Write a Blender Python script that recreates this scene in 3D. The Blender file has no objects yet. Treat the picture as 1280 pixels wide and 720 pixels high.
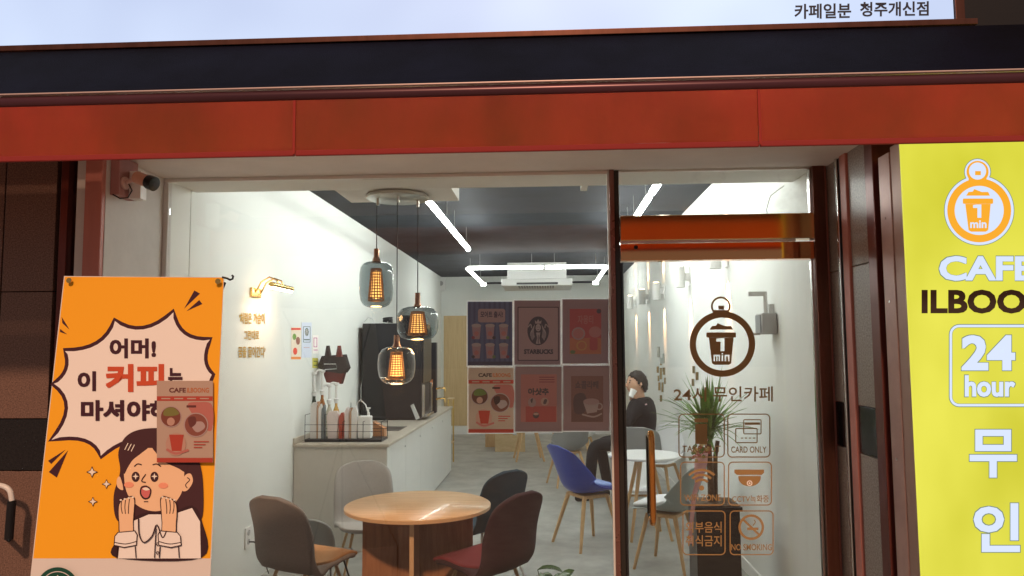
import bpy, bmesh, math, random
from mathutils import Vector, Matrix
from mathutils.geometry import tessellate_polygon
random.seed(7)
R = math.radians
S = bpy.context.scene
C = S.collection

# ------------------------------------------------------------------ camera
cam_d = bpy.data.cameras.new('camera'); cam = bpy.data.objects.new('camera', cam_d); C.objects.link(cam)
cam_d.sensor_width = 36; cam_d.lens = 36 * 940 / 1280; cam_d.clip_start = .05; cam_d.clip_end = 500
cam.location = (0, 0, 1.7); cam.rotation_euler = (R(94.62), R(.4), R(2.92))
S.camera = cam
CR = cam.rotation_euler.to_matrix(); CO = Vector(cam.location)

# ------------------------------------------------------------------ light
W = bpy.data.worlds.new('World'); S.world = W; W.use_nodes = True
bg = W.node_tree.nodes['Background']; bg.inputs[0].default_value = (.60, .52, .52, 1); bg.inputs[1].default_value = .31
sd = bpy.data.lights.new('street_light', 'SUN'); sd.energy = 2.1; sd.angle = R(3); sd.color = (1, .60, .38)
sun = bpy.data.objects.new('street_light', sd); C.objects.link(sun); sun.rotation_euler = (R(48.5), 0, R(0))
S.view_settings.view_transform = 'Standard'; S.view_settings.look = 'None'
S.view_settings.exposure = .2; S.view_settings.gamma = 1
S.render.engine = 'CYCLES'
S.cycles.use_denoising = True; S.cycles.max_bounces = 10; S.cycles.transparent_max_bounces = 24
S.cycles.diffuse_bounces = 7; S.cycles.sample_clamp_indirect = 6; S.cycles.caustics_reflective = False; S.cycles.caustics_refractive = False

# ------------------------------------------------------------------ measuring: a photo point onto a real plane
def ray(px, py):
    return CR @ Vector(((px - 640) / 940, -(py - 360) / 940, -1))
def on(px, py, p0, n):
    d = ray(px, py); p0 = Vector(p0); n = Vector(n)
    return CO + d * ((p0 - CO).dot(n) / d.dot(n))
def at_y(px, py, y): return on(px, py, (0, y, 0), (0, 1, 0))
def at_x(px, py, x): return on(px, py, (x, 0, 0), (1, 0, 0))
def at_z(px, py, z): return on(px, py, (0, 0, z), (0, 0, 1))

# ------------------------------------------------------------------ materials
MATS = {}
def mat(name, col, rough=.6, metal=0., emit=0., noise=0., nscale=8., bump=0., bscale=60., coat=0., col2=None, stretch=(1, 1, 1), ramp=(.35, .65), spec=.4, ecol=None, sheen=0.):
    if name in MATS: return MATS[name]
    m = bpy.data.materials.new(name); m.use_nodes = True; nt = m.node_tree; b = nt.nodes['Principled BSDF']
    b.inputs['Base Color'].default_value = (*col, 1); b.inputs['Roughness'].default_value = rough
    b.inputs['Metallic'].default_value = metal; b.inputs['Specular IOR Level'].default_value = spec
    if coat: b.inputs['Coat Weight'].default_value = coat
    if sheen: b.inputs['Sheen Weight'].default_value = sheen
    if emit:
        b.inputs['Emission Color'].default_value = (*(ecol or col), 1); b.inputs['Emission Strength'].default_value = emit
    if noise or bump or col2:
        tc = nt.nodes.new('ShaderNodeTexCoord'); mp = nt.nodes.new('ShaderNodeMapping'); mp.inputs['Scale'].default_value = stretch
        nt.links.new(tc.outputs['Object'], mp.inputs[0])
    if noise or col2:
        n = nt.nodes.new('ShaderNodeTexNoise'); n.inputs['Scale'].default_value = nscale; n.inputs['Detail'].default_value = 6
        n.inputs['Roughness'].default_value = .62
        nt.links.new(mp.outputs[0], n.inputs['Vector'])
        r = nt.nodes.new('ShaderNodeValToRGB'); r.color_ramp.elements[0].position = ramp[0]; r.color_ramp.elements[1].position = ramp[1]
        a = col; c2 = col2 or tuple(c * (1 - noise) for c in col)
        r.color_ramp.elements[0].color = (*c2, 1); r.color_ramp.elements[1].color = (*a, 1)
        nt.links.new(n.outputs[0], r.inputs[0]); nt.links.new(r.outputs[0], b.inputs['Base Color'])
        mr = nt.nodes.new('ShaderNodeMapRange'); mr.inputs[3].default_value = min(1, rough * 1.12); mr.inputs[4].default_value = rough * .86
        nt.links.new(n.outputs[0], mr.inputs[0]); nt.links.new(mr.outputs[0], b.inputs['Roughness'])
    if bump:
        n2 = nt.nodes.new('ShaderNodeTexNoise'); n2.inputs['Scale'].default_value = bscale; n2.inputs['Detail'].default_value = 4
        nt.links.new(mp.outputs[0], n2.inputs['Vector'])
        bp = nt.nodes.new('ShaderNodeBump'); bp.inputs['Strength'].default_value = bump; bp.inputs['Distance'].default_value = .004
        nt.links.new(n2.outputs[0], bp.inputs['Height']); nt.links.new(bp.outputs[0], b.inputs['Normal'])
    MATS[name] = m; return m

def glass_mat(name, tint=(.97, .98, .97), refl=1.0, rough=0.0, smudge=0.0):
    m = bpy.data.materials.new(name); m.use_nodes = True; nt = m.node_tree
    for n in list(nt.nodes): nt.nodes.remove(n)
    o = nt.nodes.new('ShaderNodeOutputMaterial'); t = nt.nodes.new('ShaderNodeBsdfTransparent'); t.inputs[0].default_value = (*tint, 1)
    g = nt.nodes.new('ShaderNodeBsdfGlossy'); g.inputs['Roughness'].default_value = rough; g.inputs[0].default_value = (refl, refl, refl, 1)
    f = nt.nodes.new('ShaderNodeFresnel'); f.inputs[0].default_value = 1.45
    ge = nt.nodes.new('ShaderNodeNewGeometry'); io = nt.nodes.new('ShaderNodeMapRange'); io.inputs[3].default_value = 1.45; io.inputs[4].default_value = 1 / 1.45
    nt.links.new(ge.outputs['Backfacing'], io.inputs[0]); nt.links.new(io.outputs[0], f.inputs[0])
    mx = nt.nodes.new('ShaderNodeMixShader'); nt.links.new(f.outputs[0], mx.inputs[0]); nt.links.new(t.outputs[0], mx.inputs[1]); nt.links.new(g.outputs[0], mx.inputs[2])
    last = mx
    if smudge:
        tc = nt.nodes.new('ShaderNodeTexCoord'); n = nt.nodes.new('ShaderNodeTexNoise'); n.inputs['Scale'].default_value = 2.2; n.inputs['Detail'].default_value = 8; n.inputs['Roughness'].default_value = .75
        nt.links.new(tc.outputs['Object'], n.inputs['Vector'])
        mr = nt.nodes.new('ShaderNodeMapRange'); mr.inputs[1].default_value = .5; mr.inputs[2].default_value = .85; mr.inputs[3].default_value = 0; mr.inputs[4].default_value = smudge
        nt.links.new(n.outputs[0], mr.inputs[0])
        d = nt.nodes.new('ShaderNodeBsdfDiffuse'); d.inputs[0].default_value = (.6, .65, .7, 1)
        m2 = nt.nodes.new('ShaderNodeMixShader'); nt.links.new(mr.outputs[0], m2.inputs[0]); nt.links.new(mx.outputs[0], m2.inputs[1]); nt.links.new(d.outputs[0], m2.inputs[2]); last = m2
    nt.links.new(last.outputs[0], o.inputs[0]); MATS[name] = m; return m

def translucent_mat(name, col):
    m = bpy.data.materials.new(name); m.use_nodes = True; nt = m.node_tree
    for n in list(nt.nodes): nt.nodes.remove(n)
    o = nt.nodes.new('ShaderNodeOutputMaterial'); t = nt.nodes.new('ShaderNodeBsdfTranslucent'); t.inputs[0].default_value = (*col, 1)
    d = nt.nodes.new('ShaderNodeBsdfDiffuse'); d.inputs[0].default_value = (*col, 1)
    mx = nt.nodes.new('ShaderNodeMixShader'); mx.inputs[0].default_value = .3
    nt.links.new(t.outputs[0], mx.inputs[1]); nt.links.new(d.outputs[0], mx.inputs[2]); nt.links.new(mx.outputs[0], o.inputs[0])
    MATS[name] = m; return m

wall_m = mat('white_wall_paint', (.80, .82, .79), .75, noise=.035, nscale=1.3, bump=.10, bscale=90)
recess_m = mat('grey_white_render', (.70, .69, .67), .8, noise=.12, nscale=3, bump=.25, bscale=50)
soff_m = mat('beige_soffit_board', (.82, .76, .72), .7, noise=.10, nscale=2.2, bump=.1)
bulk_m = mat('cream_bulkhead_paint', (.80, .78, .73), .7, noise=.06, nscale=2, bump=.08)
ceil_m = mat('dark_slate_ceiling', (.012, .016, .025), .85, noise=.7, nscale=2.4, bump=.35, bscale=25)
floor_m = mat('grey_vinyl_floor', (.39, .395, .37), .42, noise=.30, nscale=3.5, bump=.08, bscale=35)
pave_m = mat('pavement_stone', (.48, .44, .41), .85, noise=.3, nscale=6, bump=.4)
granite_m = mat('brown_granite', (.25, .15, .115), .42, col2=(.10, .058, .046), nscale=150, ramp=(.38, .62), bump=.05, bscale=120)
granite_g = mat('grey_granite', (.42, .355, .31), .35, col2=(.20, .165, .145), nscale=110, ramp=(.38, .62))
band_m = mat('black_granite', (.018, .017, .019), .22, col2=(.008, .008, .01), nscale=90)
bronze_m = mat('bronze_steel', (.72, .47, .20), .12, metal=1, bump=.05, bscale=3)
bronze_d = mat('dark_bronze_steel', (.20, .085, .06), .30, metal=.85, noise=.3, nscale=5, stretch=(4, 4, .4))
brown_m = mat('brown_painted_metal', (.44, .27, .22), .42, metal=.25, noise=.15, nscale=3)
pink_m = mat('dusty_red_paint', (.55, .21, .17), .5, noise=.15, nscale=3, stretch=(3, 3, .5))
maroon_m = mat('maroon_metal', (.17, .045, .035), .3, metal=.4, noise=.3, nscale=3, stretch=(3, 3, .4))
red_m = mat('red_canvas', (.40, .025, .022), .75, noise=.62, nscale=1.8, bump=.8, bscale=11, stretch=(1, 1, .5))
rn = red_m.node_tree; rb_ = rn.nodes['Principled BSDF']; ro = rn.nodes['Material Output']; tl = rn.nodes.new('ShaderNodeBsdfTranslucent'); tl.inputs[0].default_value = (1, .27, .06, 1); mxx = rn.nodes.new('ShaderNodeMixShader'); mxx.inputs[0].default_value = .30
rn.links.new(rb_.outputs[0], mxx.inputs[1]); rn.links.new(tl.outputs[0], mxx.inputs[2]); rn.links.new(mxx.outputs[0], ro.inputs[0])
red_d = mat('red_canvas_hem', (.30, .030, .028), .8)
navy_m = mat('navy_canvas', (.0025, .003, .013), .75, spec=.1, noise=.6, nscale=2, bump=.3, bscale=200)
lipm = mat('pale_aluminium', (.66, .52, .50), .4, metal=.3)
alu = mat('aluminium', (.7, .7, .68), .3, metal=.9)
black_m = mat('black_gloss', (.010, .010, .012), .28, spec=.3)
blackmatte = mat('black_matte', (.008, .008, .011), .45, noise=.2, nscale=4, bump=.1, bscale=100)
gold_m = mat('brushed_brass', (.80, .52, .16), .25, metal=1)
goldt = mat('gold_lettering', (.78, .46, .08), .35, metal=.7)
copper_m = mat('copper_cap', (.38, .22, .15), .25, metal=1)
nickel = mat('satin_nickel', (.55, .52, .47), .28, metal=1)
walnut = mat('brown_wood_panel', (.42, .20, .10), .45, col2=(.28, .12, .06), nscale=5, stretch=(6, 6, .6), coat=.1)
topwood = mat('oak_table_top', (.68, .43, .22), .34, col2=(.54, .32, .15), nscale=4, stretch=(1.0, 7, 1), coat=.15)
edgewood = mat('oak_edge_banding', (.66, .42, .23), .4)
beech = mat('beech_wood', (.66, .43, .22), .45, col2=(.54, .33, .155), nscale=6, stretch=(8, 8, .8))
ply = mat('birch_ply', (.70, .52, .30), .5, col2=(.60, .43, .23), nscale=4, stretch=(2, 2, 6))
doorwood = mat('oak_wall_panel', (.62, .45, .24), .5, col2=(.54, .38, .19), nscale=4, stretch=(9, 9, .5))
countertop = mat('beige_counter_stone', (.56, .50, .42), .32, noise=.12, nscale=20)
cab_m = mat('white_laminate', (.78, .79, .77), .38, noise=.03)
cab_e = mat('beige_laminate_end', (.60, .57, .52), .4, noise=.05)
white_p = mat('white_plastic', (.80, .80, .79), .35)
white_m = mat('white_metal', (.78, .78, .76), .35)
steel = mat('stainless_steel', (.62, .62, .60), .25, metal=1)
def fabric(n, c): return mat(n, c, .9, noise=.18, nscale=160, bump=.6, bscale=420)
fab_taupe = fabric('taupe_fabric', (.26, .235, .225)); fab_grey = fabric('light_grey_fabric', (.48, .46, .44))
fab_teal = fabric('dark_teal_fabric', (.015, .045, .070)); fab_plum = fabric('plum_fabric', (.035, .009, .016))
fab_stool = fabric('cool_grey_fabric', (.34, .37, .38))
pl_blue = mat('royal_blue_plastic', (.025, .060, .36), .35); cu_blue = mat('blue_leatherette', (.20, .30, .62), .5)
pl_teal = mat('grey_teal_plastic', (.33, .39, .38), .38); pl_grey = mat('grey_plastic', (.26, .27, .27), .4)
pl_white = mat('white_shell_plastic', (.76, .77, .77), .35); cu_white = mat('white_leatherette', (.75, .76, .78), .5)
tube_m = mat('led_tube', (1, 1, 1), .5, emit=50, ecol=(.97, 1, .96))
warm_e = mat('warm_lamp', (1, .8, .5), .5, emit=30, ecol=(1, .62, .30))
warm_s = mat('warm_filament', (1, .6, .25), .5, emit=4.6, ecol=(1, .42, .10))
pic_e = mat('warm_strip', (1, .85, .7), .5, emit=14, ecol=(1, .72, .48))
cage_m = mat('copper_mesh', (.34, .18, .08), .3, metal=1)
cord_m = mat('black_cord', (.02, .02, .02), .5)
glass_w = glass_mat('window_glass', smudge=0.025)
glass_t = glass_mat('transom_glass', smudge=0.22)
glass_d = glass_mat('door_glass', smudge=0.015)
smoke = glass_mat('smoked_globe_glass', (.50, .54, .55), 1.0); clearg = glass_mat('clear_globe_glass', (.90, .90, .88), 1.0)
leaf_m = mat('dracaena_leaf', (.26, .46, .11), .4, noise=.5, nscale=9); leaf2 = mat('glossy_leaf', (.045, .11, .03), .25, noise=.5, nscale=12)
bark = mat('cane_bark', (.16, .10, .055), .8, noise=.4, nscale=30)
backing = translucent_mat('white_backing_film', (.9, .9, .9))

PAL = {}
def pal(key, c, rough=.6, emit=0):
    PAL[key] = mat('print_' + key, tuple((x / 255) ** 2.2 for x in c), rough, emit=emit, noise=0)
for k, c in dict(white=(248, 242, 238), orange=(254, 178, 34), plum=(66, 28, 44), coffee=(206, 84, 52), skin=(248, 205, 165), blush=(246, 160, 130), ink=(58, 30, 36),
                 mouth=(214, 112, 112), star=(250, 240, 225), logogreen=(18, 74, 60), logoblack=(24, 26, 30), hair=(72, 40, 46), tomato=(228, 74, 48), peach=(246, 206, 186),
                 cream=(240, 226, 206), lime=(120, 160, 70), brownp=(120, 74, 50), pinkp=(240, 150, 140), palepink=(222, 190, 190), bluebg=(92, 120, 176), bluestripe=(70, 92, 150),
                 bluedark=(30, 38, 80), cup=(216, 176, 180), redtxt=(176, 40, 60), orange2=(240, 140, 60), yellow=(250, 196, 80), mauve=(196, 166, 172), cocoa=(150, 96, 80), cocoad=(70, 44, 44),
                 cupw=(226, 214, 214), sticker=(166, 134, 90), dark=(40, 30, 32), lilac=(214, 222, 240), magenta=(190, 90, 150), memo=(214, 206, 90)).items(): pal(k, c)
def epal(key, c, s=1.0):
    col = tuple((x / 255) ** 2.2 for x in c)
    PAL[key] = mat('lit_' + key, (.02, .02, .02), .5, emit=s, ecol=col)
epal('e_yellow', (216, 211, 60), .9); epal('e_white', (212, 225, 250), .92); epal('e_orange', (236, 162, 46)); epal('e_line', (112, 128, 110)); epal('e_brown', (44, 24, 8)); epal('e_black', (22, 24, 34))

yn = PAL['e_yellow'].node_tree; yB = yn.nodes['Principled BSDF']; ytc = yn.nodes.new('ShaderNodeTexCoord'); ymp = yn.nodes.new('ShaderNodeMapping'); ymp.inputs['Scale'].default_value = (1.2, 1, .7); yno = yn.nodes.new('ShaderNodeTexNoise'); yno.inputs['Scale'].default_value = 1.6; yno.inputs['Detail'].default_value = 3
ycr = yn.nodes.new('ShaderNodeValToRGB'); ycr.color_ramp.elements[0].color = (.60, .58, .030, 1); ycr.color_ramp.elements[1].color = (.82, .79, .085, 1); ycr.color_ramp.elements[0].position = .32; ycr.color_ramp.elements[1].position = .68
yn.links.new(ytc.outputs['Object'], ymp.inputs[0]); yn.links.new(ymp.outputs[0], yno.inputs['Vector']); yn.links.new(yno.outputs[0], ycr.inputs[0]); yn.links.new(ycr.outputs[0], yB.inputs['Emission Color'])
# ------------------------------------------------------------------ objects
def tag(o, label=None, cat=None, group=None, kind=None):
    if label: o['label'] = label
    if cat: o['category'] = cat
    if group: o['group'] = group
    if kind: o['kind'] = kind
    return o
def thing(name, loc, label, cat, group=None, rz=0.):
    o = bpy.data.objects.new(name, None); o.empty_display_size = .1; C.objects.link(o); o.location = loc; o.rotation_euler = (0, 0, rz)
    return tag(o, label, cat, group)
def wloc(p):
    v = Vector((0, 0, 0))
    while p is not None: v += Vector(p.location); p = p.parent
    return v
class MB:
    def __init__(s): s.v = []; s.f = []; s.m = []; s.mats = []; s.sm = []
    def mi(s, m):
        if m not in s.mats: s.mats.append(m)
        return s.mats.index(m)
    def add(s, vs, fs, m, smooth=False):
        o = len(s.v); s.v += [tuple(v) for v in vs]; i = s.mi(m)
        for f in fs: s.f.append(tuple(o + k for k in f)); s.m.append(i); s.sm.append(smooth)
        return s
    def box(s, x0, x1, y0, y1, z0, z1, m, bev=0.):
        x0, x1 = min(x0, x1), max(x0, x1); y0, y1 = min(y0, y1), max(y0, y1); z0, z1 = min(z0, z1), max(z0, z1)
        if not bev:
            vs = [(x, y, z) for z in (z0, z1) for y in (y0, y1) for x in (x0, x1)]
            return s.add(vs, [(0, 2, 3, 1), (4, 5, 7, 6), (0, 1, 5, 4), (2, 6, 7, 3), (0, 4, 6, 2), (1, 3, 7, 5)], m)
        bm = bmesh.new(); bmesh.ops.create_cube(bm, size=1)
        for v in bm.verts: v.co = Vector(((x0 + x1) / 2 + v.co.x * (x1 - x0), (y0 + y1) / 2 + v.co.y * (y1 - y0), (z0 + z1) / 2 + v.co.z * (z1 - z0)))
        bmesh.ops.bevel(bm, geom=list(bm.edges), offset=bev, segments=2, affect='EDGES', profile=.6)
        return s.bm(bm, m, False)
    def bm(s, bm, m, smooth=True):
        bm.verts.index_update(); s.add([v.co for v in bm.verts], [[v.index for v in f.verts] for f in bm.faces], m, smooth); bm.free(); return s
    def tube(s, pts, r, m, n=8, cap=True):
        pts = [Vector(p) for p in pts]; rs = r if isinstance(r, (list, tuple)) else [r] * len(pts)
        vs = []; fs = []; up = None
        for i, p in enumerate(pts):
            t = (pts[min(i + 1, len(pts) - 1)] - pts[max(i - 1, 0)]).normalized()
            if up is None: up = Vector((0, 0, 1)) if abs(t.z) < .9 else Vector((1, 0, 0))
            a = t.cross(up).normalized(); b = a.cross(t).normalized(); up = b
            for k in range(n):
                q = 2 * math.pi * k / n; vs.append(p + a * math.cos(q) * rs[i] + b * math.sin(q) * rs[i])
        for i in range(len(pts) - 1):
            for k in range(n):
                k2 = (k + 1) % n; fs.append((i * n + k, i * n + k2, (i + 1) * n + k2, (i + 1) * n + k))
        if cap: fs.append(tuple(range(n))[::-1]); fs.append(tuple((len(pts) - 1) * n + k for k in range(n)))
        return s.add(vs, fs, m, True)
    def lathe(s, prof, c, m, n=28, axis='z'):
        c = Vector(c); vs = []; fs = []
        for (r, h) in prof:
            for k in range(n):
                q = 2 * math.pi * k / n
                o = Vector((r * math.cos(q), r * math.sin(q), h))
                if axis == 'y': o = Vector((o.x, o.z, o.y))
                if axis == 'x': o = Vector((o.z, o.x, o.y))
                vs.append(c + o)
        for i in range(len(prof) - 1):
            for k in range(n):
                k2 = (k + 1) % n; fs.append((i * n + k, i * n + k2, (i + 1) * n + k2, (i + 1) * n + k))
        if prof[0][0] > 1e-4: fs.append(tuple(range(n))[::-1])
        if prof[-1][0] > 1e-4: fs.append(tuple((len(prof) - 1) * n + k for k in range(n)))
        return s.add(vs, fs, m, True)
    def slab(s, poly, ex, m):            # a convex or concave outline of 3D points given depth by the vector ex
        poly = [Vector(p) for p in poly]; ex = Vector(ex); n = len(poly)
        tri = tessellate_polygon([poly])
        vs = poly + [p + ex for p in poly]
        fs = [tuple(t) for t in tri] + [tuple(k + n for k in t)[::-1] for t in tri] + [(i, (i + 1) % n, (i + 1) % n + n, i + n) for i in range(n)]
        return s.add(vs, fs, m)
    def build(s, name, parent=None, local=False, label=None, kind=None, autosmooth=True):
        off = Vector((0, 0, 0)) if local or parent is None else wloc(parent)
        me = bpy.data.meshes.new(name); me.from_pydata([tuple(Vector(v) - off) for v in s.v], [], s.f)
        for m in s.mats: me.materials.append(m)
        me.polygons.foreach_set('material_index', s.m); me.polygons.foreach_set('use_smooth', s.sm)
        bm = bmesh.new(); bm.from_mesh(me)
        if len(bm.faces) < 60000 and not getattr(s, 'flat', False): bmesh.ops.recalc_face_normals(bm, faces=bm.faces)
        for e in bm.edges:
            if len(e.link_faces) == 2 and e.calc_face_angle(0) > R(40): e.smooth = False
        bm.to_mesh(me); bm.free(); me.update()
        o = bpy.data.objects.new(name, me); C.objects.link(o); o.parent = parent
        return tag(o, label, kind=kind)
def bx(name, parent, x0, x1, y0, y1, z0, z1, m, bev=0., **k): return MB().box(x0, x1, y0, y1, z0, z1, m, bev).build(name, parent, **k)
def struct(o): o['kind'] = 'structure'; return o
def copy_thing(o, parent=None):
    c = o.copy(); C.objects.link(c); c.parent = parent
    for ch in [q for q in bpy.data.objects if q.parent == o]: copy_thing(ch, c)
    return c

# ---- flat prints measured off the photo and laid on a real plane
def text_mesh(body, bold=0.0, _c={}):
    k = (body, bold)
    if k in _c: return _c[k]
    cu = bpy.data.curves.new('t', 'FONT'); cu.body = body; cu.size = 1; cu.offset = bold; cu.resolution_u = 3; cu.fill_mode = 'FRONT'
    o = bpy.data.objects.new('t', cu); C.objects.link(o); bpy.context.view_layer.update()
    me = bpy.data.meshes.new_from_object(o.evaluated_get(bpy.context.evaluated_depsgraph_get()))
    vs = [(v.co.x, v.co.y) for v in me.vertices]; fs = [tuple(p.vertices) for p in me.polygons]
    bpy.data.objects.remove(o); bpy.data.curves.remove(cu); bpy.data.meshes.remove(me)
    _c[k] = (vs, fs); return _c[k]
def catmull(pts, n=6, closed=False):
    out = []; L = len(pts)
    rng = range(L if closed else L - 1)
    g = (lambda i: pts[i % L]) if closed else (lambda i: pts[max(0, min(L - 1, i))])
    for i in rng:
        p0, p1, p2, p3 = g(i - 1), g(i), g(i + 1), g(i + 2)
        for k in range(n):
            t = k / n; out.append(tuple(.5 * (2 * b + (c - a) * t + (2 * a - 5 * b + 4 * c - d) * t * t + (3 * b - 3 * c + d - a) * t ** 3) for a, b, c, d in zip(p0, p1, p2, p3)))
    if not closed: out.append(tuple(pts[-1]))
    return out
class Art:
    def __init__(s, p0, n, step=.00018, fade=None, fw=.58): s.fade = fade; s.fw = fw; s.p0 = Vector(p0); s.n = Vector(n).normalized(); s.l = 0; s.step = step; s.b = MB(); s.b.flat = True
    def P(s, x, y): return on(x, y, s.p0 + s.n * (s.l * s.step), s.n)
    def up(s): s.l += 1; return s
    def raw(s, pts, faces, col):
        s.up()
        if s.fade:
            k2 = 'dimmed_%d_' % int(s.fw * 100) + col
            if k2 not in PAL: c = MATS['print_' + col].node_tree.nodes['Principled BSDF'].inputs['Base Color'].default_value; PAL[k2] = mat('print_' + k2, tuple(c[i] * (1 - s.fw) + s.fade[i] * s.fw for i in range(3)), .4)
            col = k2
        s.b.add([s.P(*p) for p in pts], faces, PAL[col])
    def poly(s, pts, col, holes=()):
        loops = [pts] + list(holes); tri = tessellate_polygon([[Vector((x, y, 0)) for x, y in lp] for lp in loops]); s.raw([p for lp in loops for p in lp], [tuple(t) for t in tri], col)
    def blob(s, pts, col, n=6): s.poly(catmull(pts, n, True), col)
    def rect(s, x0, y0, x1, y1, col): s.poly([(x0, y0), (x1, y0), (x1, y1), (x0, y1)], col)
    def ell(s, x, y, rx, ry, col, n=28): s.poly([(x + rx * math.cos(2 * math.pi * k / n), y + ry * math.sin(2 * math.pi * k / n)) for k in range(n)], col)
    def ring(s, x, y, r0, r1, col, n=48, a0=0, a1=360):
        full = abs(a1 - a0) >= 360; m = n if full else n + 1; pts = []
        for k in range(m):
            q = R(a0 + (a1 - a0) * k / n); pts += [(x + r0 * math.cos(q), y + r0 * math.sin(q)), (x + r1 * math.cos(q), y + r1 * math.sin(q))]
        s.raw(pts, [(2 * k, 2 * k + 1, (2 * k + 3) % (2 * m), (2 * k + 2) % (2 * m)) for k in range(n)], col)
    def rr(s, x0, y0, x1, y1, r):
        o = []
        for cx, cy, a in ((x1 - r, y0 + r, -90), (x1 - r, y1 - r, 0), (x0 + r, y1 - r, 90), (x0 + r, y0 + r, 180)):
            o += [(cx + r * math.cos(R(a + 15 * k)), cy + r * math.sin(R(a + 15 * k))) for k in range(7)]
        return o
    def rrect(s, x0, y0, x1, y1, r, col): s.poly(s.rr(x0, y0, x1, y1, r), col)
    def rring(s, x0, y0, x1, y1, r, w, col):
        a = s.rr(x0, y0, x1, y1, r); b = s.rr(x0 + w, y0 + w, x1 - w, y1 - w, max(.5, r - w)); n = len(a)
        s.raw(a + b, [(i, (i + 1) % n, (i + 1) % n + n, i + n) for i in range(n)], col)
    def stroke(s, pts, w, col, smooth=True, closed=False):
        if smooth and len(pts) > 2: pts = catmull(pts, 5, closed)
        n = len(pts); L = []; Q = []
        for i in range(n):
            a = pts[i - 1] if (i > 0 or closed) else pts[i]; b = pts[(i + 1) % n] if (i < n - 1 or closed) else pts[i]
            dx, dy = b[0] - a[0], b[1] - a[1]; l = math.hypot(dx, dy) or 1; ww = (w if not callable(w) else w(i / (n - 1))) / 2
            L.append((pts[i][0] - dy / l * ww, pts[i][1] + dx / l * ww)); Q.append((pts[i][0] + dy / l * ww, pts[i][1] - dx / l * ww))
        fs = [(i, (i + 1) % n, (i + 1) % n + n, i + n) for i in range(n if closed else n - 1)]
        V = L + Q
        if not closed and not callable(w):
            for e, (p, q) in ((0, (pts[0], pts[1])), (n - 1, (pts[-1], pts[-2]))):
                dx, dy = p[0] - q[0], p[1] - q[1]; l = math.hypot(dx, dy) or 1; c0 = len(V); V.append((p[0] + dx / l * w * .35, p[1] + dy / l * w * .35)); fs.append((e, e + n, c0))
        s.raw(V, fs, col)
    def text(s, body, x0, y0, x1, y1, col, bold=0.0, slant=0):
        extra = max(0, bold - .022); bold = min(bold, .022); vs, fs = text_mesh(body, bold)
        if not vs: return
        a = min(v[0] for v in vs); b = max(v[0] for v in vs); c = min(v[1] for v in vs); d = max(v[1] for v in vs)
        e = extra * (y1 - y0) * .72
        for ox, oy in (((0, 0),) if not extra else ((-e, -e), (e, e), (-e, e), (e, -e))):
            ax, bx_, ay, by = x0 + e, x1 - e, y0 + e, y1 - e
            s.raw([(ox + ax + (v[0] - a) / (b - a) * (bx_ - ax), oy + by - (v[1] - c) / (d - c) * (by - ay) + slant * ((v[0] - a) / (b - a))) for v in vs], fs, col)
    def build(s, name, parent, **k):
        o = s.b.build(name, parent, **k); s.b = MB(); s.b.flat = True; return o

XL, XR, YG, YB, ZC, ZS = -2.21, 1.47, 4.17, 15.2, 3.17, 2.69

# ================================================================== SETTING
struct(MB().box(-40, 40, -60, 3.55, -.25, -.06, pave_m).build('pavement'))
struct(MB().box(XL - .3, XR + .3, 3.55, YB + .2, -.25, 0, floor_m).build('floor'))
lw = struct(MB().box(XL - .15, XL, 4.49, YB, 0, ZC + .02, wall_m).build('wall_left'))
MB().box(XL - .15, XL, 4.20, 4.478, 0, ZC + .02, wall_m).build('wall_panel', lw)
MB().box(XL - .15, XL - .008, 4.478, 4.49, 0, ZC + .02, MATS['grey_white_render']).build('joint', lw)
MB().box(XL, XL + .012, 7.0, YB, 0, .09, white_m).build('skirting', lw)
rw = struct(MB().box(XR, XR + .15, 4.20, YB, 0, ZC + .02, wall_m).build('wall_right'))
MB().box(XR - .012, XR, 4.3, YB, 0, .09, white_m).build('skirting', rw)
bw = struct(MB().box(XL - .15, XR + .15, YB, YB + .15, 0, ZC + .02, wall_m).build('wall_back'))
pxa, pxb = at_y(555, 395, YB), at_y(700, 395, YB)
for k in range(4):
    a = pxa.x + k * .58; MB().box(a, a + .572, YB - .03, YB - .002, .17, pxa.z, doorwood).build('panel', bw)
pb = at_y(779, 455, YB)
for k in range(3): MB().box(pxa.x + 2.33 + k * .4, pxa.x + 2.33 + k * .4 + .394, YB - .03, YB - .002, .17, pb.z, doorwood).build('panel', bw)
MB().box(pxa.x - .02, XR, YB - .035, YB - .002, 0, .165, white_m).build('skirting', bw)
struct(MB().box(XL - .15, XR + .15, 4.56, YB + .15, ZC, ZC + .12, ceil_m).build('ceiling'))
# bulkhead over the window with the dropped box the pendants hang from
bh = struct(MB().box(XL, XR, YG + .04, 4.55, ZS, ZC + .1, bulk_m).build('bulkhead'))
a = at_z(415, 228, ZS); b = at_z(574, 243, ZS)
MB().box(-1.33, -.60, 4.552, 4.95, ZS - .0, ZC, bulk_m).build('dropped_box', bh)
MB().box(.20, .24, 4.552, 4.70, ZS, ZC, bulk_m).build('dropped_box', bh)
MB().box(XL, XR, YG - .02, YG + .037, ZS + .012, ZC + .1, bulk_m).build('lintel', bh)
# soffit outside
struct(MB().box(XL, 1.53, 2.90, YG - .022, ZS, ZS + .04, soff_m).build('soffit'))
# recess wall left, painted
ra = struct(MB().box(XL - .15, XL, 3.60, YG + .03, -.06, ZS + .1, recess_m).build('recess_wall'))

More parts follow.
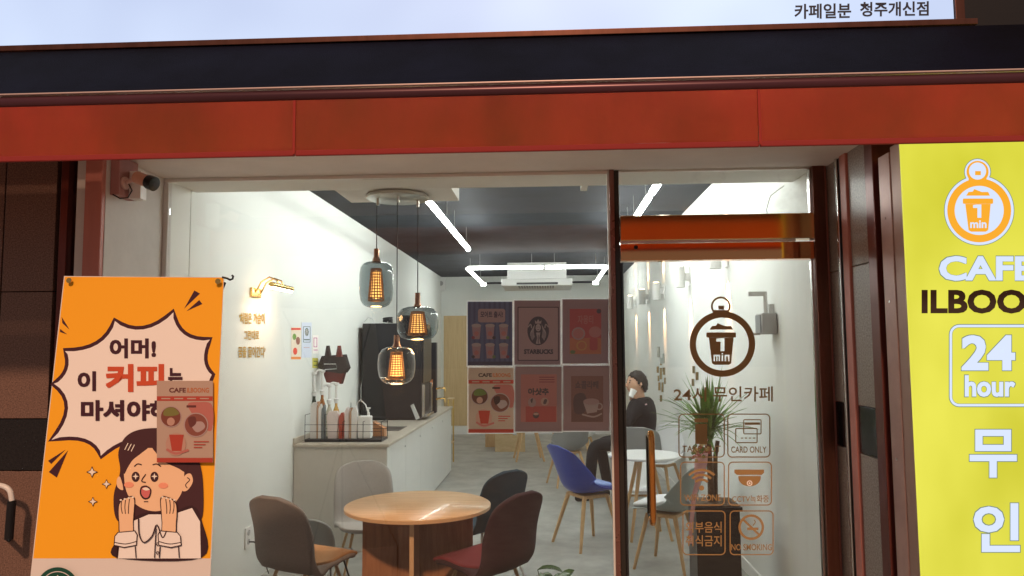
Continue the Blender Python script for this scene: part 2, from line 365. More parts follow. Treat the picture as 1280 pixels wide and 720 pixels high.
# ---------------- granite piers
def pier(label, blocks, trims):
    t = thing('stone_pier', (blocks[0][0], blocks[0][2], 0), label, 'pillar')
    for (x0, x1, y0, y1, z0, z1, m) in blocks: bx('stone_panel', t, x0, x1, y0, y1, z0, z1, m, .003)
    for (x0, x1, y0, y1, z0, z1, m) in trims: bx('metal_trim', t, x0, x1, y0, y1, z0, z1, m, .004)
    return t
def X(px, y, py=400): return at_y(px, py, y).x
yl = 3.62
zb1, zb0 = at_y(30, 524, yl).z, at_y(30, 588, yl).z
bl = []
for (p0, p1, yy, m) in ((-160, -2, yl, granite_m), (0, 64, yl, granite_m), (82, 99, yl + .05, granite_g)):
    x0, x1 = X(p0, yy), X(p1, yy)
    for (z0, z1, mm) in ((-.06, zb0 - .004, m), (zb0, zb1, band_m), (zb1 + .004, 2.0, m), (2.004, 3.4, m)): bl.append((x0, x1, yy, yy + .25, z0, z1, mm))
tr = [(X(65, yl), X(71, yl), yl + .03, yl + .2, -.06, 3.4, blackmatte), (X(71.5, yl), X(81, yl), yl - .015, yl + .2, -.06, 3.4, maroon_m),
      (X(83, yl), X(86.5, yl), yl + .036, yl + .048, -.06, 3.4, steel), (X(99.6, 3.57), XL - .003, 3.57, 3.75, -.06, 3.4, pink_m)]
pier('brown granite pier with black stone band left of the entrance', bl, tr)
# right return wall of the recess
xr = 1.53
zr1, zr0 = at_x(1050, 503, xr).z, at_x(1050, 557, xr).z
def Yx(px): return at_x(px, 400, xr).y
bl = []
for (p0, p1, m) in ((1037, 1054, granite_g), (1068, 1091, granite_g)):
    y1, y0 = Yx(p0), Yx(p1)
    for (z0, z1, mm) in ((-.06, zr0 - .004, m), (zr0, zr1, band_m), (zr1 + .004, 2.1, m), (2.104, 2.9, m)): bl.append((xr, xr + .12, y0, y1, z0, z1, mm))
tr = [(xr - .02, xr + .1, Yx(1036.5), YG + .03, -.06, 2.9, bronze_d), (xr - .012, xr + .11, Yx(1067.5), Yx(1060), -.06, 2.9, pink_m),
      (xr - .004, xr + .1, Yx(1059.5), Yx(1057), -.06, 2.9, black_m), (xr - .016, xr - .002, Yx(1056.8), Yx(1054.4), -.06, 2.9, steel), (xr + .0, xr + .1, Yx(1054), Yx(1056.6), -.06, 2.9, blackmatte), (xr - .012, xr + .1, Yx(1040), Yx(1037.2), -.06, 2.9, pink_m), (xr - .01, xr + .1, Yx(1102), Yx(1091.5), -.06, 2.9, maroon_m)]
pier('grey granite side wall with black band and bronze strips right of the door', bl, tr)
# facade above and beside, dark
f = struct(MB().box(-9, XL - .16, 3.95, 4.2, -.06, 6, blackmatte).build('facade_wall'))
MB().box(xr + .13, 9, 3.75, 4.1, -.06, 6, blackmatte).build('facade_wall', f)
MB().box(XL - .15, xr + .1, 3.3, 3.5, ZS + .14, 6, blackmatte).build('facade_wall', f)
MB().box(-9, 9, 3.5, 4.2, 5.9, 6.1, blackmatte).build('roof_slab', f)

# ================================================================== AWNING
ya = 2.70
aw = thing('awning', (0, 3.3, 2.41), 'rolled red awning with straight valance and dark navy canvas over the shopfront', 'awning')
zt, zv, zb = at_y(640, 104, ya).z, at_y(640, 119, ya).z, at_y(640, 189.5, ya).z
sx = [-4.2, X(365, ya), X(957, ya), 4.2]
for i in range(3):                                   # valance panels, each sewn to the next, slightly wavy
    b = MB(); n = 40; x0, x1 = sx[i] + .002, sx[i + 1] - .002; rows = [(zv, 0), (zv - .05, -.006), ((zv + zb) / 2, -.002), (zb + .016, .003)]
    vs = []; fs = []
    for j, (z, dy) in enumerate(rows):
        for k in range(n + 1):
            x = x0 + (x1 - x0) * k / n; vs.append((x, ya + dy + (.005 * math.sin(x * 5.1 + j) + .004 * math.sin(x * 13.7 + 2 * j) + random.uniform(-.0012, .0012)) * j / 3, z + (.004 * math.sin(x * 3.3) if j == 3 else 0)))
    for j in range(3):
        for k in range(n): fs.append((j * (n + 1) + k, j * (n + 1) + k + 1, (j + 1) * (n + 1) + k + 1, (j + 1) * (n + 1) + k))
    b.add(vs, fs, red_m, True).build('valance', aw)
    bx('hem', aw, x0, x1, ya - .006, ya + .010, zb, zb + .02, red_d, .003)
    if i: bx('seam', aw, sx[i] - .005, sx[i] + .005, ya - .013, ya - .0095, zb + .004, zv - .004, mat('red_seam_tape', (.34, .03, .022), .8))
b = MB(); prof = []
for k in range(9):
    q = R(-90 + 20 * k); prof.append((ya + .018 - .022 * math.cos(q), (zt + zv) / 2 + (zt - zv) / 2 * math.sin(q)))
vs = [(x, y, z) for x in (-4.2, 4.2) for (y, z) in prof]; n = len(prof)
b.add(vs, [(i, i + 1, i + 1 + n, i + n) for i in range(n - 1)], mat('maroon_front_bar', (.10, .035, .05), .30, metal=.3, noise=.3, nscale=1.2), True).build('front_bar', aw)
bx('trim', aw, -4.2, 4.2, ya - .006, ya + .028, zt + .001, zt + .0065, lipm, .002)
zl = at_y(640, 46, 3.1).z
o = MB().slab([(-4.2, ya + .032, zt + .003), (4.2, ya + .032, zt + .003), (4.2, 3.07, zl - .02), (-4.2, 3.07, zl - .02)], (0, .006, -.012), navy_m).build('canvas', aw)
# ================================================================== LIGHTBOX SIGN
lx1 = X(1195, 3.1, 20)
ls = thing('lightbox_sign', (-1, 3.1, zl), 'wide glowing white lightbox sign with black Korean lettering above the awning', 'sign')
em = mat('lightbox_face', (.05, .05, .05), .4, emit=1.0, ecol=(.53, .65, .88))
nt = em.node_tree; B = nt.nodes['Principled BSDF']; tc = nt.nodes.new('ShaderNodeTexCoord'); nn = nt.nodes.new('ShaderNodeTexNoise'); nn.inputs['Scale'].default_value = .9
cr = nt.nodes.new('ShaderNodeValToRGB'); cr.color_ramp.elements[0].color = (.42, .51, .73, 1); cr.color_ramp.elements[1].color = (.62, .74, .95, 1); cr.color_ramp.elements[0].position = .3; cr.color_ramp.elements[1].position = .7
nt.links.new(tc.outputs['Object'], nn.inputs['Vector']); nt.links.new(nn.outputs[0], cr.inputs[0]); nt.links.new(cr.outputs[0], B.inputs['Emission Color'])
bx('face', ls, -4.2, lx1 - .012, 3.094, 3.1, zl + .016, zl + 1.0, em)
bx('frame', ls, -4.2, lx1 + .07, 3.07, 3.29, zl - .012, zl + .012, bronze_d, .002)
bx('frame', ls, lx1 - .008, lx1 + .03, 3.085, 3.29, zl + .0125, zl + 1.0, bronze_d, .003)
bx('back_box', ls, -4.2, lx1 - .012, 3.102, 3.29, zl + .016, zl + 1.0, blackmatte)
ar = Art((0, 3.092, 0), (0, -1, 0))
ar.text('카페일분', 993, 5, 1064, 24, 'e_black', .028, -1.2); ar.build('lettering', ls); ar.text('청주개신점', 1075, 2.5, 1161, 21, 'e_black', .028, -1.2)
ar.build('lettering', ls)

# ================================================================== YELLOW VERTICAL SIGN
ys = 3.3
sg = thing('sign_lightbox', (2.0, 3.4, 0), 'tall glowing yellow cafe lightbox sign with orange cup logo at the right', 'sign')
x0 = X(1131, ys, 300); x1 = X(1335, ys, 300); zst = at_y(1131, 176, ys).z
bx('face', sg, x0, x1, ys, ys + .012, .25, zst + .02, PAL['e_yellow'], .003)
bx('side_panel', sg, x0 + .002, x0 + .03, ys + .013, ys + .105, .25, zst - .00, brown_m, .003)
bx('side_panel', sg, x0 - .002, x0 + .026, ys + .108, 3.52, .25, zst - .02, mat('rosy_painted_metal', (.52, .32, .28), .4, metal=.25, noise=.15), .003)
bx('side_panel', sg, x1 - .03, x1 - .002, ys + .013, 3.52, .25, zst - .02, brown_m, .003)
bx('back_panel', sg, x0 + .031, x1 - .031, ys + .013, 3.5, .26, zst - .02, brown_m)
for zz in (2.28, 1.9, 1.2):
    MB().lathe([(.006, 0), (.006, .004), (0, .005)], (x0 - .003, ys + .17, zz), steel, 8, 'x').build('screw', sg)
def cup_logo(A, cx, cy, r, main, inner, line=None, ri=None):
    k = r / 41.
    if line:
        A.ell(cx, cy, r + 2 * k, r + 2 * k, line, 48); A.ell(cx - 2 * k, cy - 47 * k, 16.5 * k, 16.5 * k, line)
        A.ell(cx, cy, r + 1.2 * k, r + 1.2 * k, inner, 48); A.ell(cx - 2 * k, cy - 47 * k, 15.7 * k, 15.7 * k, inner)
        A.ell(cx, cy, r - 2 * k, r - 2 * k, main, 48); A.ell(cx - 2 * k, cy - 47 * k, 13.5 * k, 13.5 * k, main); A.rect(cx - 13 * k, cy - 42 * k, cx + 9 * k, cy - 34 * k, main)
        A.ell(cx, cy, 30 * k, 30 * k, inner, 48); A.ell(cx - 2 * k, cy - 48 * k, 10.5 * k, 10.5 * k, inner)
    else:
        A.ring(cx, cy, ri, r, main, 56); A.ring(cx - 2 * k, cy - 47 * k, 10 * k, 12.3 * k, main, 36)
        A.poly([(cx - 11 * k, cy - 42.5 * k), (cx + 8 * k, cy - 42.5 * k), (cx + 10 * k, cy - 37 * k), (cx - 13 * k, cy - 37 * k)], main)
    A.poly([(cx - 5 * k, cy - 43 * k), (cx + 2 * k, cy - 43 * k), (cx + 2 * k, cy - 48 * k), (cx - 5 * k, cy - 48 * k)], main)
    A.poly([(cx - 16 * k, cy - 18 * k), (cx - 13 * k, cy - 22.5 * k), (cx - 8 * k, cy - 23 * k), (cx - 6 * k, cy - 26 * k), (cx + 3 * k, cy - 22.5 * k), (cx + 11 * k, cy - 22.5 * k), (cx + 13 * k, cy - 18 * k)], main)
    A.rrect(cx - 20 * k, cy - 14.5 * k, cx + 17 * k, cy - 8 * k, 1.5 * k, main)
    one = [(-7.5, -3), (-7.5, -6.6), (-2.5, -7.2), (2.6, -7.2), (2.6, 9), (-2.2, 9), (-2.2, -3)]
    em_ = [(-11, 13.5), (-3, 13.5), (-3, 21.5), (-4.6, 21.5), (-4.6, 15.5), (-6.2, 15.5), (-6.2, 21.5), (-7.8, 21.5), (-7.8, 15.5), (-9.4, 15.5), (-9.4, 21.5), (-11, 21.5)]
    ii = [(-1, 14), (.8, 14), (.8, 21.5), (-1, 21.5)]; dot = [(-1, 11.2), (.8, 11.2), (.8, 12.9), (-1, 12.9)]; en = [(2.8, 13.5), (8.8, 13.5), (8.8, 21.5), (7.1, 21.5), (7.1, 15.5), (4.5, 15.5), (4.5, 21.5), (2.8, 21.5)]
    sc_ = lambda P: [(cx + x * k, cy + y * k) for x, y in P]
    cupo = sc_([(-17, -7.9), (14, -7.9), (11, 24), (8, 26), (-10, 26), (-13, 24)])
    if line:
        A.poly(cupo, main); A.poly(sc_(one), inner); A.text('min', cx - 11 * k, cy + 12 * k, cx + 9 * k, cy + 21.5 * k, inner, .035)
    else: A.poly(cupo, main, [sc_(q) for q in (one, em_, ii, dot, en)])       # letters cut out of the vinyl
ar = Art((0, ys - .002, 0), (0, -1, 0))
cup_logo(ar, 1224, 263, 42, 'e_orange', 'e_white', 'e_line')
def etext(t, x0, y0, x1, y1, b=.05):
    ar.text(t, x0 - 1, y0 - 1, x1 + 1, y1 + 1, 'e_line', b + .022); ar.text(t, x0, y0, x1, y1, 'e_white', b)
ar.build('logo', sg)
etext('CAFE', 1174, 320, 1292, 351, .045); ar.text('ILBOONG', 1152, 362, 1350, 392, 'e_brown', .05); ar.build('lettering', sg)
ar.rring(1186, 405, 1292, 509, 13, 4.5, 'e_line'); ar.rring(1187, 406, 1291, 508, 12, 3, 'e_white')
ar.build('border', sg)
for a_ in (('24', 1202, 419, 1269, 463, .05), ('hour', 1206, 469, 1269, 496, .04), ('무', 1212, 537, 1271, 597, .03), ('인', 1217, 629, 1275, 690, .03), ('카', 1221, 722, 1280, 785, .03), ('페', 1225, 815, 1284, 880, .03)): etext(*a_); ar.build('lettering', sg)

# ================================================================== SHOPFRONT WINDOW, TRANSOM, DOOR
wx0, wx1 = XL + .012, X(764, YG); dx0, dx1 = X(777, YG), X(1024, YG, 500)
zh0, zh1 = at_y(900, 325, YG).z, at_y(900, 269, YG).z; ztop = ZS - .01
sf = thing('shop_window', (0, YG, 0), 'large fixed shop window with thin white frame left of the glass door', 'window')
bx('pane', sf, XL + .03, wx1 - .012, YG, YG + .010, .32, ztop - .012, glass_w)
bx('frame', sf, XL + .001, wx1 - .012, YG - .015, YG + .03, ztop - .010, ztop + .008, bulk_m, .002)
bx('frame', sf, XL + .001, XL + .028, YG - .015, YG + .03, .0, ztop - .012, recess_m, .002)
bx('frame', sf, XL + .03, wx1 - .012, YG - .02, YG + .04, -.0, .318, bronze_d, .003)
bx('frame', sf, wx1 - .010, wx1 - .0005, YG - .012, YG + .02, .32, ztop, white_m)
tw = thing('transom_window', (.9, YG, zh1), 'dusty narrow glass transom above the cafe door', 'window')
bx('pane', tw, dx0 + .002, dx1 - .016, YG, YG + .010, zh1 + .004, ztop - .004, glass_t)
bx('frame', tw, dx1 - .012, dx1 - .002, YG - .01, YG + .02, zh1 + .004, ztop - .004, steel)
MB().tube([tuple(at_y(980, 232, YG + .05)), tuple(at_y(963, 245, YG + .05)), tuple(at_y(958, 262, YG + .05)), tuple(at_y(961, 275, YG + .05))], .0022, mat('clear_cable', (.6, .6, .58), .4), 6).build('cable', tw)
fr = thing('door_frame', (.9, YG, 0), 'polished bronze door frame with wide header rail and post', 'door frame')
bx('post', fr, wx1, X(770, YG), YG - .03, YG + .06, 0, ztop + .01, mat('rosy_bronze_post', (.27, .13, .105), .28, metal=.7, noise=.2, nscale=2), .003)
bx('post', fr, X(770.3, YG), dx0 - .002, YG - .012, YG + .05, 0, ztop + .01, mat('black_reveal', (.05, .045, .04), .15, metal=.5), .003)
bx('header_rail', fr, dx0, dx1, YG - .035, YG + .06, zh1 - (zh1 - zh0) * .56, zh1, bronze_m, .004)
bx('header_rail', fr, dx0, dx1, YG - .018, YG + .06, zh0, zh1 - (zh1 - zh0) * .62, mat('dark_mirror_bronze', (.75, .36, .15), .06, metal=1), .003)
bx('gasket', fr, dx0, dx1 - .1, YG - .025, YG, zh1 - (zh1 - zh0) * .615, zh1 - (zh1 - zh0) * .565, steel)
bx('post', fr, dx1 + .001, xr - .021, YG - .03, YG + .06, 0, ztop + .01, bronze_d, .003)
MB().lathe([(.011, 0), (.011, .004), (0, .006)], tuple(at_y(795, 309, YG - .026)), black_m, 12, 'y').build('lock', fr)
gd = thing('glass_door', (dx0, YG, 0), 'frameless glass entrance door carrying brown cafe stickers and icons', 'door')
bx('pane', gd, dx0 + .006, dx1 - .018, YG + .004, YG + .016, .06, zh0 - .006, glass_d)
bx('bottom_rail', gd, dx0 + .006, dx1 - .018, YG - .006, YG + .026, .01, .058, steel, .003)
bx('edge_strip', gd, dx1 - .016, dx1 - .004, YG - .004, YG + .02, .06, zh0 - .006, steel)
bx('hinge_stile', gd, dx0 - .0, X(781, YG), YG + .02, YG + .05, .06, zh0 - .006, black_m, .003)
b = MB(); h0, h1 = at_y(813, 541, YG - .05), at_y(817, 655, YG - .05); hx = (h0.x + h1.x) / 2
hm = mat('orange_bronze_tube', (.75, .33, .09), .1, metal=1)
b.tube([(hx, YG, h0.z - .02), (hx, YG - .04, h0.z - .004), (hx, YG - .06, h0.z - .02), (hx, YG - .065, h0.z - .05), (hx, YG - .065, h1.z + .05), (hx, YG - .06, h1.z + .02), (hx, YG - .04, h1.z + .004), (hx, YG, h1.z + .02)], .017, hm, 12)
b.build('handle', gd)
MB().tube([(hx, YG + .02, h0.z - .02), (hx, YG + .075, h0.z - .03), (hx, YG + .075, h1.z + .03), (hx, YG + .02, h1.z + .02)], .014, black_m, 10).build('handle', gd)
# stickers
ar = Art((0, YG + .0032, 0), (0, -1, 0), .00006)
cup_logo(ar, 903, 430, 41, 'sticker', 'white', None, 33); ar.build('logo_sticker', gd)
ar.text('24시', 842, 484, 883, 502, 'sticker', .012); ar.text('무인카페', 891, 483, 966, 502, 'sticker', .012); ar.build('word_sticker', gd)
bxs = [(847, 517, 907, 572), (908, 517, 964, 572), (849, 577, 907, 632), (909, 577, 966, 632), (852, 638, 908, 694), (911, 638, 968, 694)]
for (a, b_, c, d) in bxs: ar.rring(a + 1, b_, c - 1, d, 6, 1.4, 'sticker')
for t, (x0, y0, x1, y1) in (('TAKE OUT', (853, 557, 901, 565)), ('CARD ONLY', (914, 558, 958, 566)), ('WIFI ZONE', (855, 618, 901, 626)), ('CCTV녹화중', (915, 619, 961, 628)), ('외부음식', (857, 652, 902, 666)), ('취식금지', (857, 669, 902, 683)), ('NO SMOKING', (914, 680, 965, 688))): ar.text(t, x0, y0, x1, y1, 'sticker', .012)
ar.rrect(868, 523, 885, 528, 1, 'sticker'); ar.rect(869, 530, 884, 555, 'sticker')
ar.rring(929, 524, 952, 543, 2, 1.3, 'sticker'); ar.rect(931, 528, 950, 531, 'sticker'); ar.rring(919, 535, 947, 554, 2, 1.3, 'sticker')
for k in range(4): ar.rect(926 + k * 5, 547, 929 + k * 5, 548.2, 'sticker')
for r_ in (9, 15, 21): ar.ring(877, 610, r_, r_ + 3, 'sticker', 20, 225, 315)
ar.ell(877, 610, 3.2, 3.2, 'sticker')
ar.poly([(918, 587), (955, 587), (955, 591), (952, 593.5), (921, 593.5), (918, 591)], 'sticker'); ar.poly([(923, 595)] + [(937 + 14 * math.cos(R(q)), 597 + 11 * math.sin(R(q))) for q in range(180, -1, -15)] + [(951, 595)], 'sticker'); ar.ring(937, 604, 2.2, 3.6, 'white', 20); ar.ell(937, 604, 1.2, 1.2, 'white')
ar.ring(939, 659, 13, 16, 'sticker', 40); ar.stroke([(929.5, 650), (948.5, 668)], 2.6, 'sticker'); ar.rect(934, 659.5, 948, 662.5, 'sticker'); ar.stroke([(941, 657), (944, 653), (943, 650)], 1.2, 'sticker')
ar.build('sticker', gd, label='six brown framed icon stickers')

# ---- posters on the inside of the window
def cafe_poster(A, x0, y0, x1, y1):
    w, h = x1 - x0, y1 - y0; X_ = lambda u: x0 + w * u; Y_ = lambda v: y0 + h * v
    A.rect(x0, y0, x1, y1, 'cream'); A.blob([(X_(.55), Y_(.3)), (X_(.75), Y_(.26)), (X_(.99), Y_(.3)), (X_(.985), Y_(.6)), (X_(.8), Y_(.55))], 'pinkp')
    A.text('CAFE', X_(.22), Y_(.085), X_(.52), Y_(.145), 'ink', .05); A.text('ILBOONG', X_(.54), Y_(.085), X_(.93), Y_(.145), 'orange2', .02)
    A.rect(x0, Y_(.19), x1, Y_(.245), 'tomato')
    for k in range(4): A.rect(X_(.08 + .23 * k), Y_(.21), X_(.24 + .23 * k), Y_(.225), 'cream')
    A.rect(X_(.53), Y_(.30), X_(.7), Y_(.325), 'ink')
    A.ell(X_(.25), Y_(.44), w * .19, h * .13, 'cupw'); A.ell(X_(.25), Y_(.44), w * .175, h * .12, 'brownp'); A.blob([(X_(.12), Y_(.42)), (X_(.16), Y_(.34)), (X_(.3), Y_(.33)), (X_(.4), Y_(.40)), (X_(.28), Y_(.43))], 'lime'); A.ell(X_(.25), Y_(.50), w * .07, h * .05, 'peach')
    A.ell(X_(.70), Y_(.54), w * .22, h * .15, 'cupw'); A.ell(X_(.70), Y_(.54), w * .2, h * .137, 'cocoa'); A.blob([(X_(.62), Y_(.52)), (X_(.8), Y_(.50)), (X_(.86), Y_(.57)), (X_(.74), Y_(.63)), (X_(.66), Y_(.6))], 'cupw'); A.blob([(X_(.56), Y_(.46)), (X_(.68), Y_(.44)), (X_(.7), Y_(.52)), (X_(.6), Y_(.57))], 'cocoad')
    A.ell(X_(.34), Y_(.78), w * .18, h * .14, 'peach'); A.poly([(X_(.22), Y_(.66)), (X_(.48), Y_(.66)), (X_(.44), Y_(.86)), (X_(.27), Y_(.86))], 'tomato'); A.stroke([(X_(.18), Y_(.84)), (X_(.34), Y_(.89)), (X_(.56), Y_(.85))], h * .03, 'pinkp')
    for k in range(3): A.rect(X_(.66), Y_(.74 + .035 * k), X_(.93 - .06 * k), Y_(.752 + .035 * k), 'tomato')
    A.rect(x0, Y_(.945), x1, y1, 'tomato')
def siren(A, cx, cy, rx, ry, d, l):
    A.ell(cx, cy, rx, ry, d, 40)
    q = lambda u, v: (cx + rx * u, cy + ry * v)
    A.poly([q(-.28, -.5), q(-.3, -.74), q(-.14, -.62), q(0, -.82), q(.14, -.62), q(.3, -.74), q(.28, -.5)], l)
    A.ell(*q(0, -.22), rx * .24, ry * .26, l)
    for s_ in (-1, 1):
        for j in range(5): A.stroke([q(s_ * (.34 + .07 * j), -.42 + .10 * j), q(s_ * (.44 + .07 * j), 0.02 + .06 * j), q(s_ * (.34 + .05 * j), .45 + .05 * j)], rx * .045, l)
        A.stroke([q(s_ * .95, -.25), q(s_ * .70, -.45), q(s_ * .62, -.2)], rx * .09, l)
        A.rect(*q(s_ * .10 - .05, -.28), *q(s_ * .10 + .05, -.24), d)
    A.poly([q(-.2, .12), q(.2, .12), q(.1, .5), q(.22, .9), q(-.22, .9), q(-.1, .5)], l); A.stroke([q(0, .3), q(0, .85)], rx * .07, d); A.rect(*q(-.08, -.1), *q(.08, -.06), d)
def star(A, cx, cy, r, col): A.poly([(cx + r * (1 if k % 2 == 0 else .42) * math.sin(math.pi * k / 5), cy - r * (1 if k % 2 == 0 else .42) * math.cos(math.pi * k / 5)) for k in range(10)], col)
def P_blue(A, x0, y0, x1, y1):
    A.rect(x0, y0, x1, y1, 'bluebg')
    for k in range(9): A.rect(x0 + 1 + k * 6.3, y0, x0 + 3.6 + k * 6.3, y1 - 5, 'bluestripe')
    A.rrect(x0 + 13, y0 + 9, x1 - 9, y0 + 26, 3, 'palepink'); A.text('모어트 출시!', x0 + 16, y0 + 12, x1 - 12, y0 + 20, 'bluedark', .03); A.rect(x0, y1 - 5, x1, y1, 'bluedark')
    for r_ in range(2):
        for c in range(3):
            cx = x0 + 11 + c * 17; cy = y0 + 38 + r_ * 24
            A.poly([(cx - 5.5, cy - 8), (cx + 5.5, cy - 8), (cx + 4, cy + 9), (cx - 4, cy + 9)], 'cup'); A.ell(cx, cy - 8, 6, 2.4, 'cupw', 16); A.ell(cx, cy + 2, 3, 3, 'pinkp', 12)
            A.ell(cx + (5 if c else -4), cy + 7, 2.2, 2, ('redtxt', 'dark', 'lime')[(c + r_) % 3], 10)
def P_siren(A, x0, y0, x1, y1):
    A.rect(x0, y0, x1, y1, 'mauve'); A.rring(x0 + 4, y0 + 8, x1 - 2, y1 - 5, .8, 1.1, 'ink'); A.rect(x0 + 5.2, y0 + 9.2, x1 - 3.2, y1 - 6.2, 'palepink')
    siren(A, (x0 + x1) / 2 + 1, y0 + 38, 13.5, 18, 'logoblack', 'cupw'); A.text('STARBUCKS', x0 + 12, y0 + 61, x1 - 9, y0 + 67, 'logoblack', .06)
def P_red(A, x0, y0, x1, y1):
    A.rect(x0, y0, x1, y1, 'mauve'); A.rect(x0 + 9, y0 + 12, x1 - 9, y1 - 12, 'tomato'); A.rect(x0 + 9, y1 - 32, x1 - 9, y1 - 12, 'orange2')
    A.text('자몽티', x0 + 19, y0 + 20, x1 - 19, y0 + 31, 'pinkp', .02); A.ell(x0 + 20, y0 + 43, 8.5, 8, 'palepink', 20); A.ell(x0 + 20, y0 + 43, 6.6, 6.2, 'pinkp', 20); A.ell(x0 + 41, y0 + 41, 8, 7, 'pinkp', 20); A.ell(x0 + 24, y0 + 58, 6.5, 6.2, 'yellow', 20); A.ell(x0 + 24, y0 + 58, 5, 4.8, 'orange2', 20); A.rrect(x0 + 34, y0 + 48, x0 + 44, y0 + 64, 3, 'tomato'); A.ell(x0 + 13, y0 + 66, 3.4, 2.4, 'lime', 12); A.ell(x1 - 12, y0 + 15, 3, 3, 'cocoad', 12)
def P_or(A, x0, y0, x1, y1):
    A.rect(x0, y0, x1, y1, 'mauve'); A.rect(x0 + 7, y0 + 10, x1 - 6, y1 - 12, 'pinkp'); A.rect(x0 + 13, y0 + 50, x1 - 7, y1 - 12, 'tomato'); A.text('아샷추', x0 + 16, y0 + 27, x0 + 42, y0 + 36, 'dark', .06)
    A.ell(x0 + 21, y0 + 45, 5, 6, 'palepink', 16); A.ell(x0 + 37, y0 + 44, 5, 5, 'peach', 16); A.blob([(x0 + 19, y0 + 42), (x0 + 22, y0 + 40), (x0 + 21, y0 + 46)], 'dark'); A.blob([(x0 + 35, y0 + 46), (x0 + 37, y0 + 41), (x0 + 40, y0 + 42), (x0 + 38, y0 + 47)], 'cocoad'); A.ell(x0 + 26, y0 + 61, 4, 4, 'dark', 16); A.ell(x0 + 26, y0 + 59.5, 3.4, 1.6, 'peach', 16)
    for k in range(3): A.rect(x0 + 30, y0 + 13 + k * 3, x1 - 9, y0 + 14 + k * 3, 'redtxt')
def P_coc(A, x0, y0, x1, y1):
    A.rect(x0, y0, x1, y1, 'mauve'); A.rect(x0 + 10, y0 + 13, x1 - 8, y1 - 11, 'cocoa'); A.text('쇼콜라떼', x0 + 15, y0 + 19, x1 - 14, y0 + 29, 'cocoad', .03); A.rect(x0 + 10.5, y1 - 26, x1 - 8.5, y1 - 11.5, 'brownp')
    A.blob([(x0 + 14, y0 + 38), (x0 + 26, y0 + 35), (x0 + 30, y0 + 50), (x0 + 24, y0 + 60), (x0 + 14, y0 + 58)], 'cocoad'); A.poly([(x0 + 25, y0 + 46), (x0 + 45, y0 + 44), (x0 + 42, y0 + 58), (x0 + 30, y0 + 60)], 'cupw'); A.ell(x0 + 35, y0 + 45, 10, 4, 'palepink', 20); A.ring(x0 + 45, y0 + 51, 3, 4.6, 'cupw', 16); A.stroke([(x0 + 24, y0 + 61), (x0 + 38, y0 + 64), (x0 + 48, y0 + 60)], 2, 'cupw')
for (x0, y0, x1, y1, fn, lab) in ((584.5, 377, 640.5, 457, P_blue, 'blue striped poster with six pink drinks on the window'), (643, 375.5, 700.5, 456, P_siren, 'poster with black round coffee logo inside a dark border'),
        (703, 374, 760.5, 454.5, P_red, 'poster with a red and orange fruit tea panel, top right of six'), (585.5, 459.5, 642, 541, cafe_poster, 'bright cream cafe poster with red stripe and three drinks, lower left in window'),
        (644, 458, 702, 539.5, P_or, 'poster with black Korean title over an orange drink panel'), (704, 457, 762, 538.5, P_coc, 'poster with brown chocolate panel and white cup, beside the post')):
    p = at_y((x0 + x1) / 2, y1, YG + .02); t = thing('poster', tuple(p), lab, 'poster', 'posters hung in the shop window')
    A = Art((0, YG + .0195, 0), (0, -1, 0), .00008, fade=None if fn is cafe_poster else (.19, .15, .19), fw=.42); fn(A, x0, y0, x1, y1); A.build('print', t)  # awning shade mixed into the print colours, cafe poster left plain
    A = MB(); q = [at_y(a_, b_, YG + .022) for a_, b_ in ((x0 - 1.3, y0 - 1.3), (x1 + 1.3, y0 - 1.3), (x1 + 1.3, y1 + 1.3), (x0 - 1.3, y1 + 1.3))]
    A.slab(q, (0, .002, 0), backing).build('backing_frame', t)

# ================================================================== BANNER STAND
c0, c1 = at_y(80, 345.5, 2.95), at_y(282, 347, 2.90); e0 = at_y(38, 722, 2.72)
bn = (c1 - c0).cross(e0 - c0).normalized()
if bn.y > 0: bn = -bn
bt = thing('banner_stand', (-1.6, 2.8, -.06), 'orange and white upright banner with a shocked cartoon woman and Korean speech burst', 'banner')
A = Art(c0, bn, .00011)
def bedge(y): t = (y - 345) / 375; return 80 - 42 * t, 280 - 17 * t
L0, R0 = bedge(345); L1, R1 = bedge(698); L2, R2 = bedge(1010)
sh = [A.P(L0, 345), A.P(R0, 346.5), A.P(R2, 1010), A.P(L2, 1010)]
MB().slab(sh, -bn * .0012, mat('banner_vinyl', (.78, .73, .70), .38, bump=.12, bscale=6)).build('sheet', bt)
A.up()
A.poly([(L0 + 1, 346), (R0 - .5, 347), (R1 - 1, 698), (L1 + 1, 698)], 'orange')
burst = [(66, 560), (85, 545), (91, 532), (82, 515), (66, 511)]
def arcs(pts, sag):                       # cusped cloud outline: arcs sagging inwards between spikes
    out = []
    cx = sum(p[0] for p in pts) / len(pts); cy = sum(p[1] for p in pts) / len(pts)
    for i in range(len(pts)):
        a, b = pts[i], pts[(i + 1) % len(pts)]; mx, my = (a[0] + b[0]) / 2, (a[1] + b[1]) / 2; dx, dy = cx - mx, cy - my; l = math.hypot(dx, dy); s_ = sag[i]
        for k in range(8):
            t = k / 8; w = 4 * t * (1 - t) * s_; out.append((a[0] + (b[0] - a[0]) * t + dx / l * w, a[1] + (b[1] - a[1]) * t + dy / l * w))
    return out
sp = [(80, 437), (143, 399), (217, 388), (264, 423), (267, 468), (262, 515), (240, 560), (186, 556), (126, 572), (62, 551), (65, 480)]
al = arcs(sp, [14, 16, 14, 9, 4, 6, 6, 12, 16, 20, 10]); A.poly(al, 'white'); A.stroke(al, 4.6, 'plum', False, True)
for pts in ([(230, 386), (243, 363), (250, 367)], [(233, 389), (249, 375), (253, 380)], [(77, 396), (87, 412), (78, 404)], [(75, 411), (84, 418), (75, 415)], [(60, 576), (82, 562), (64, 580)], [(61, 590), (85, 563), (71, 597)]): A.poly(pts, 'plum')
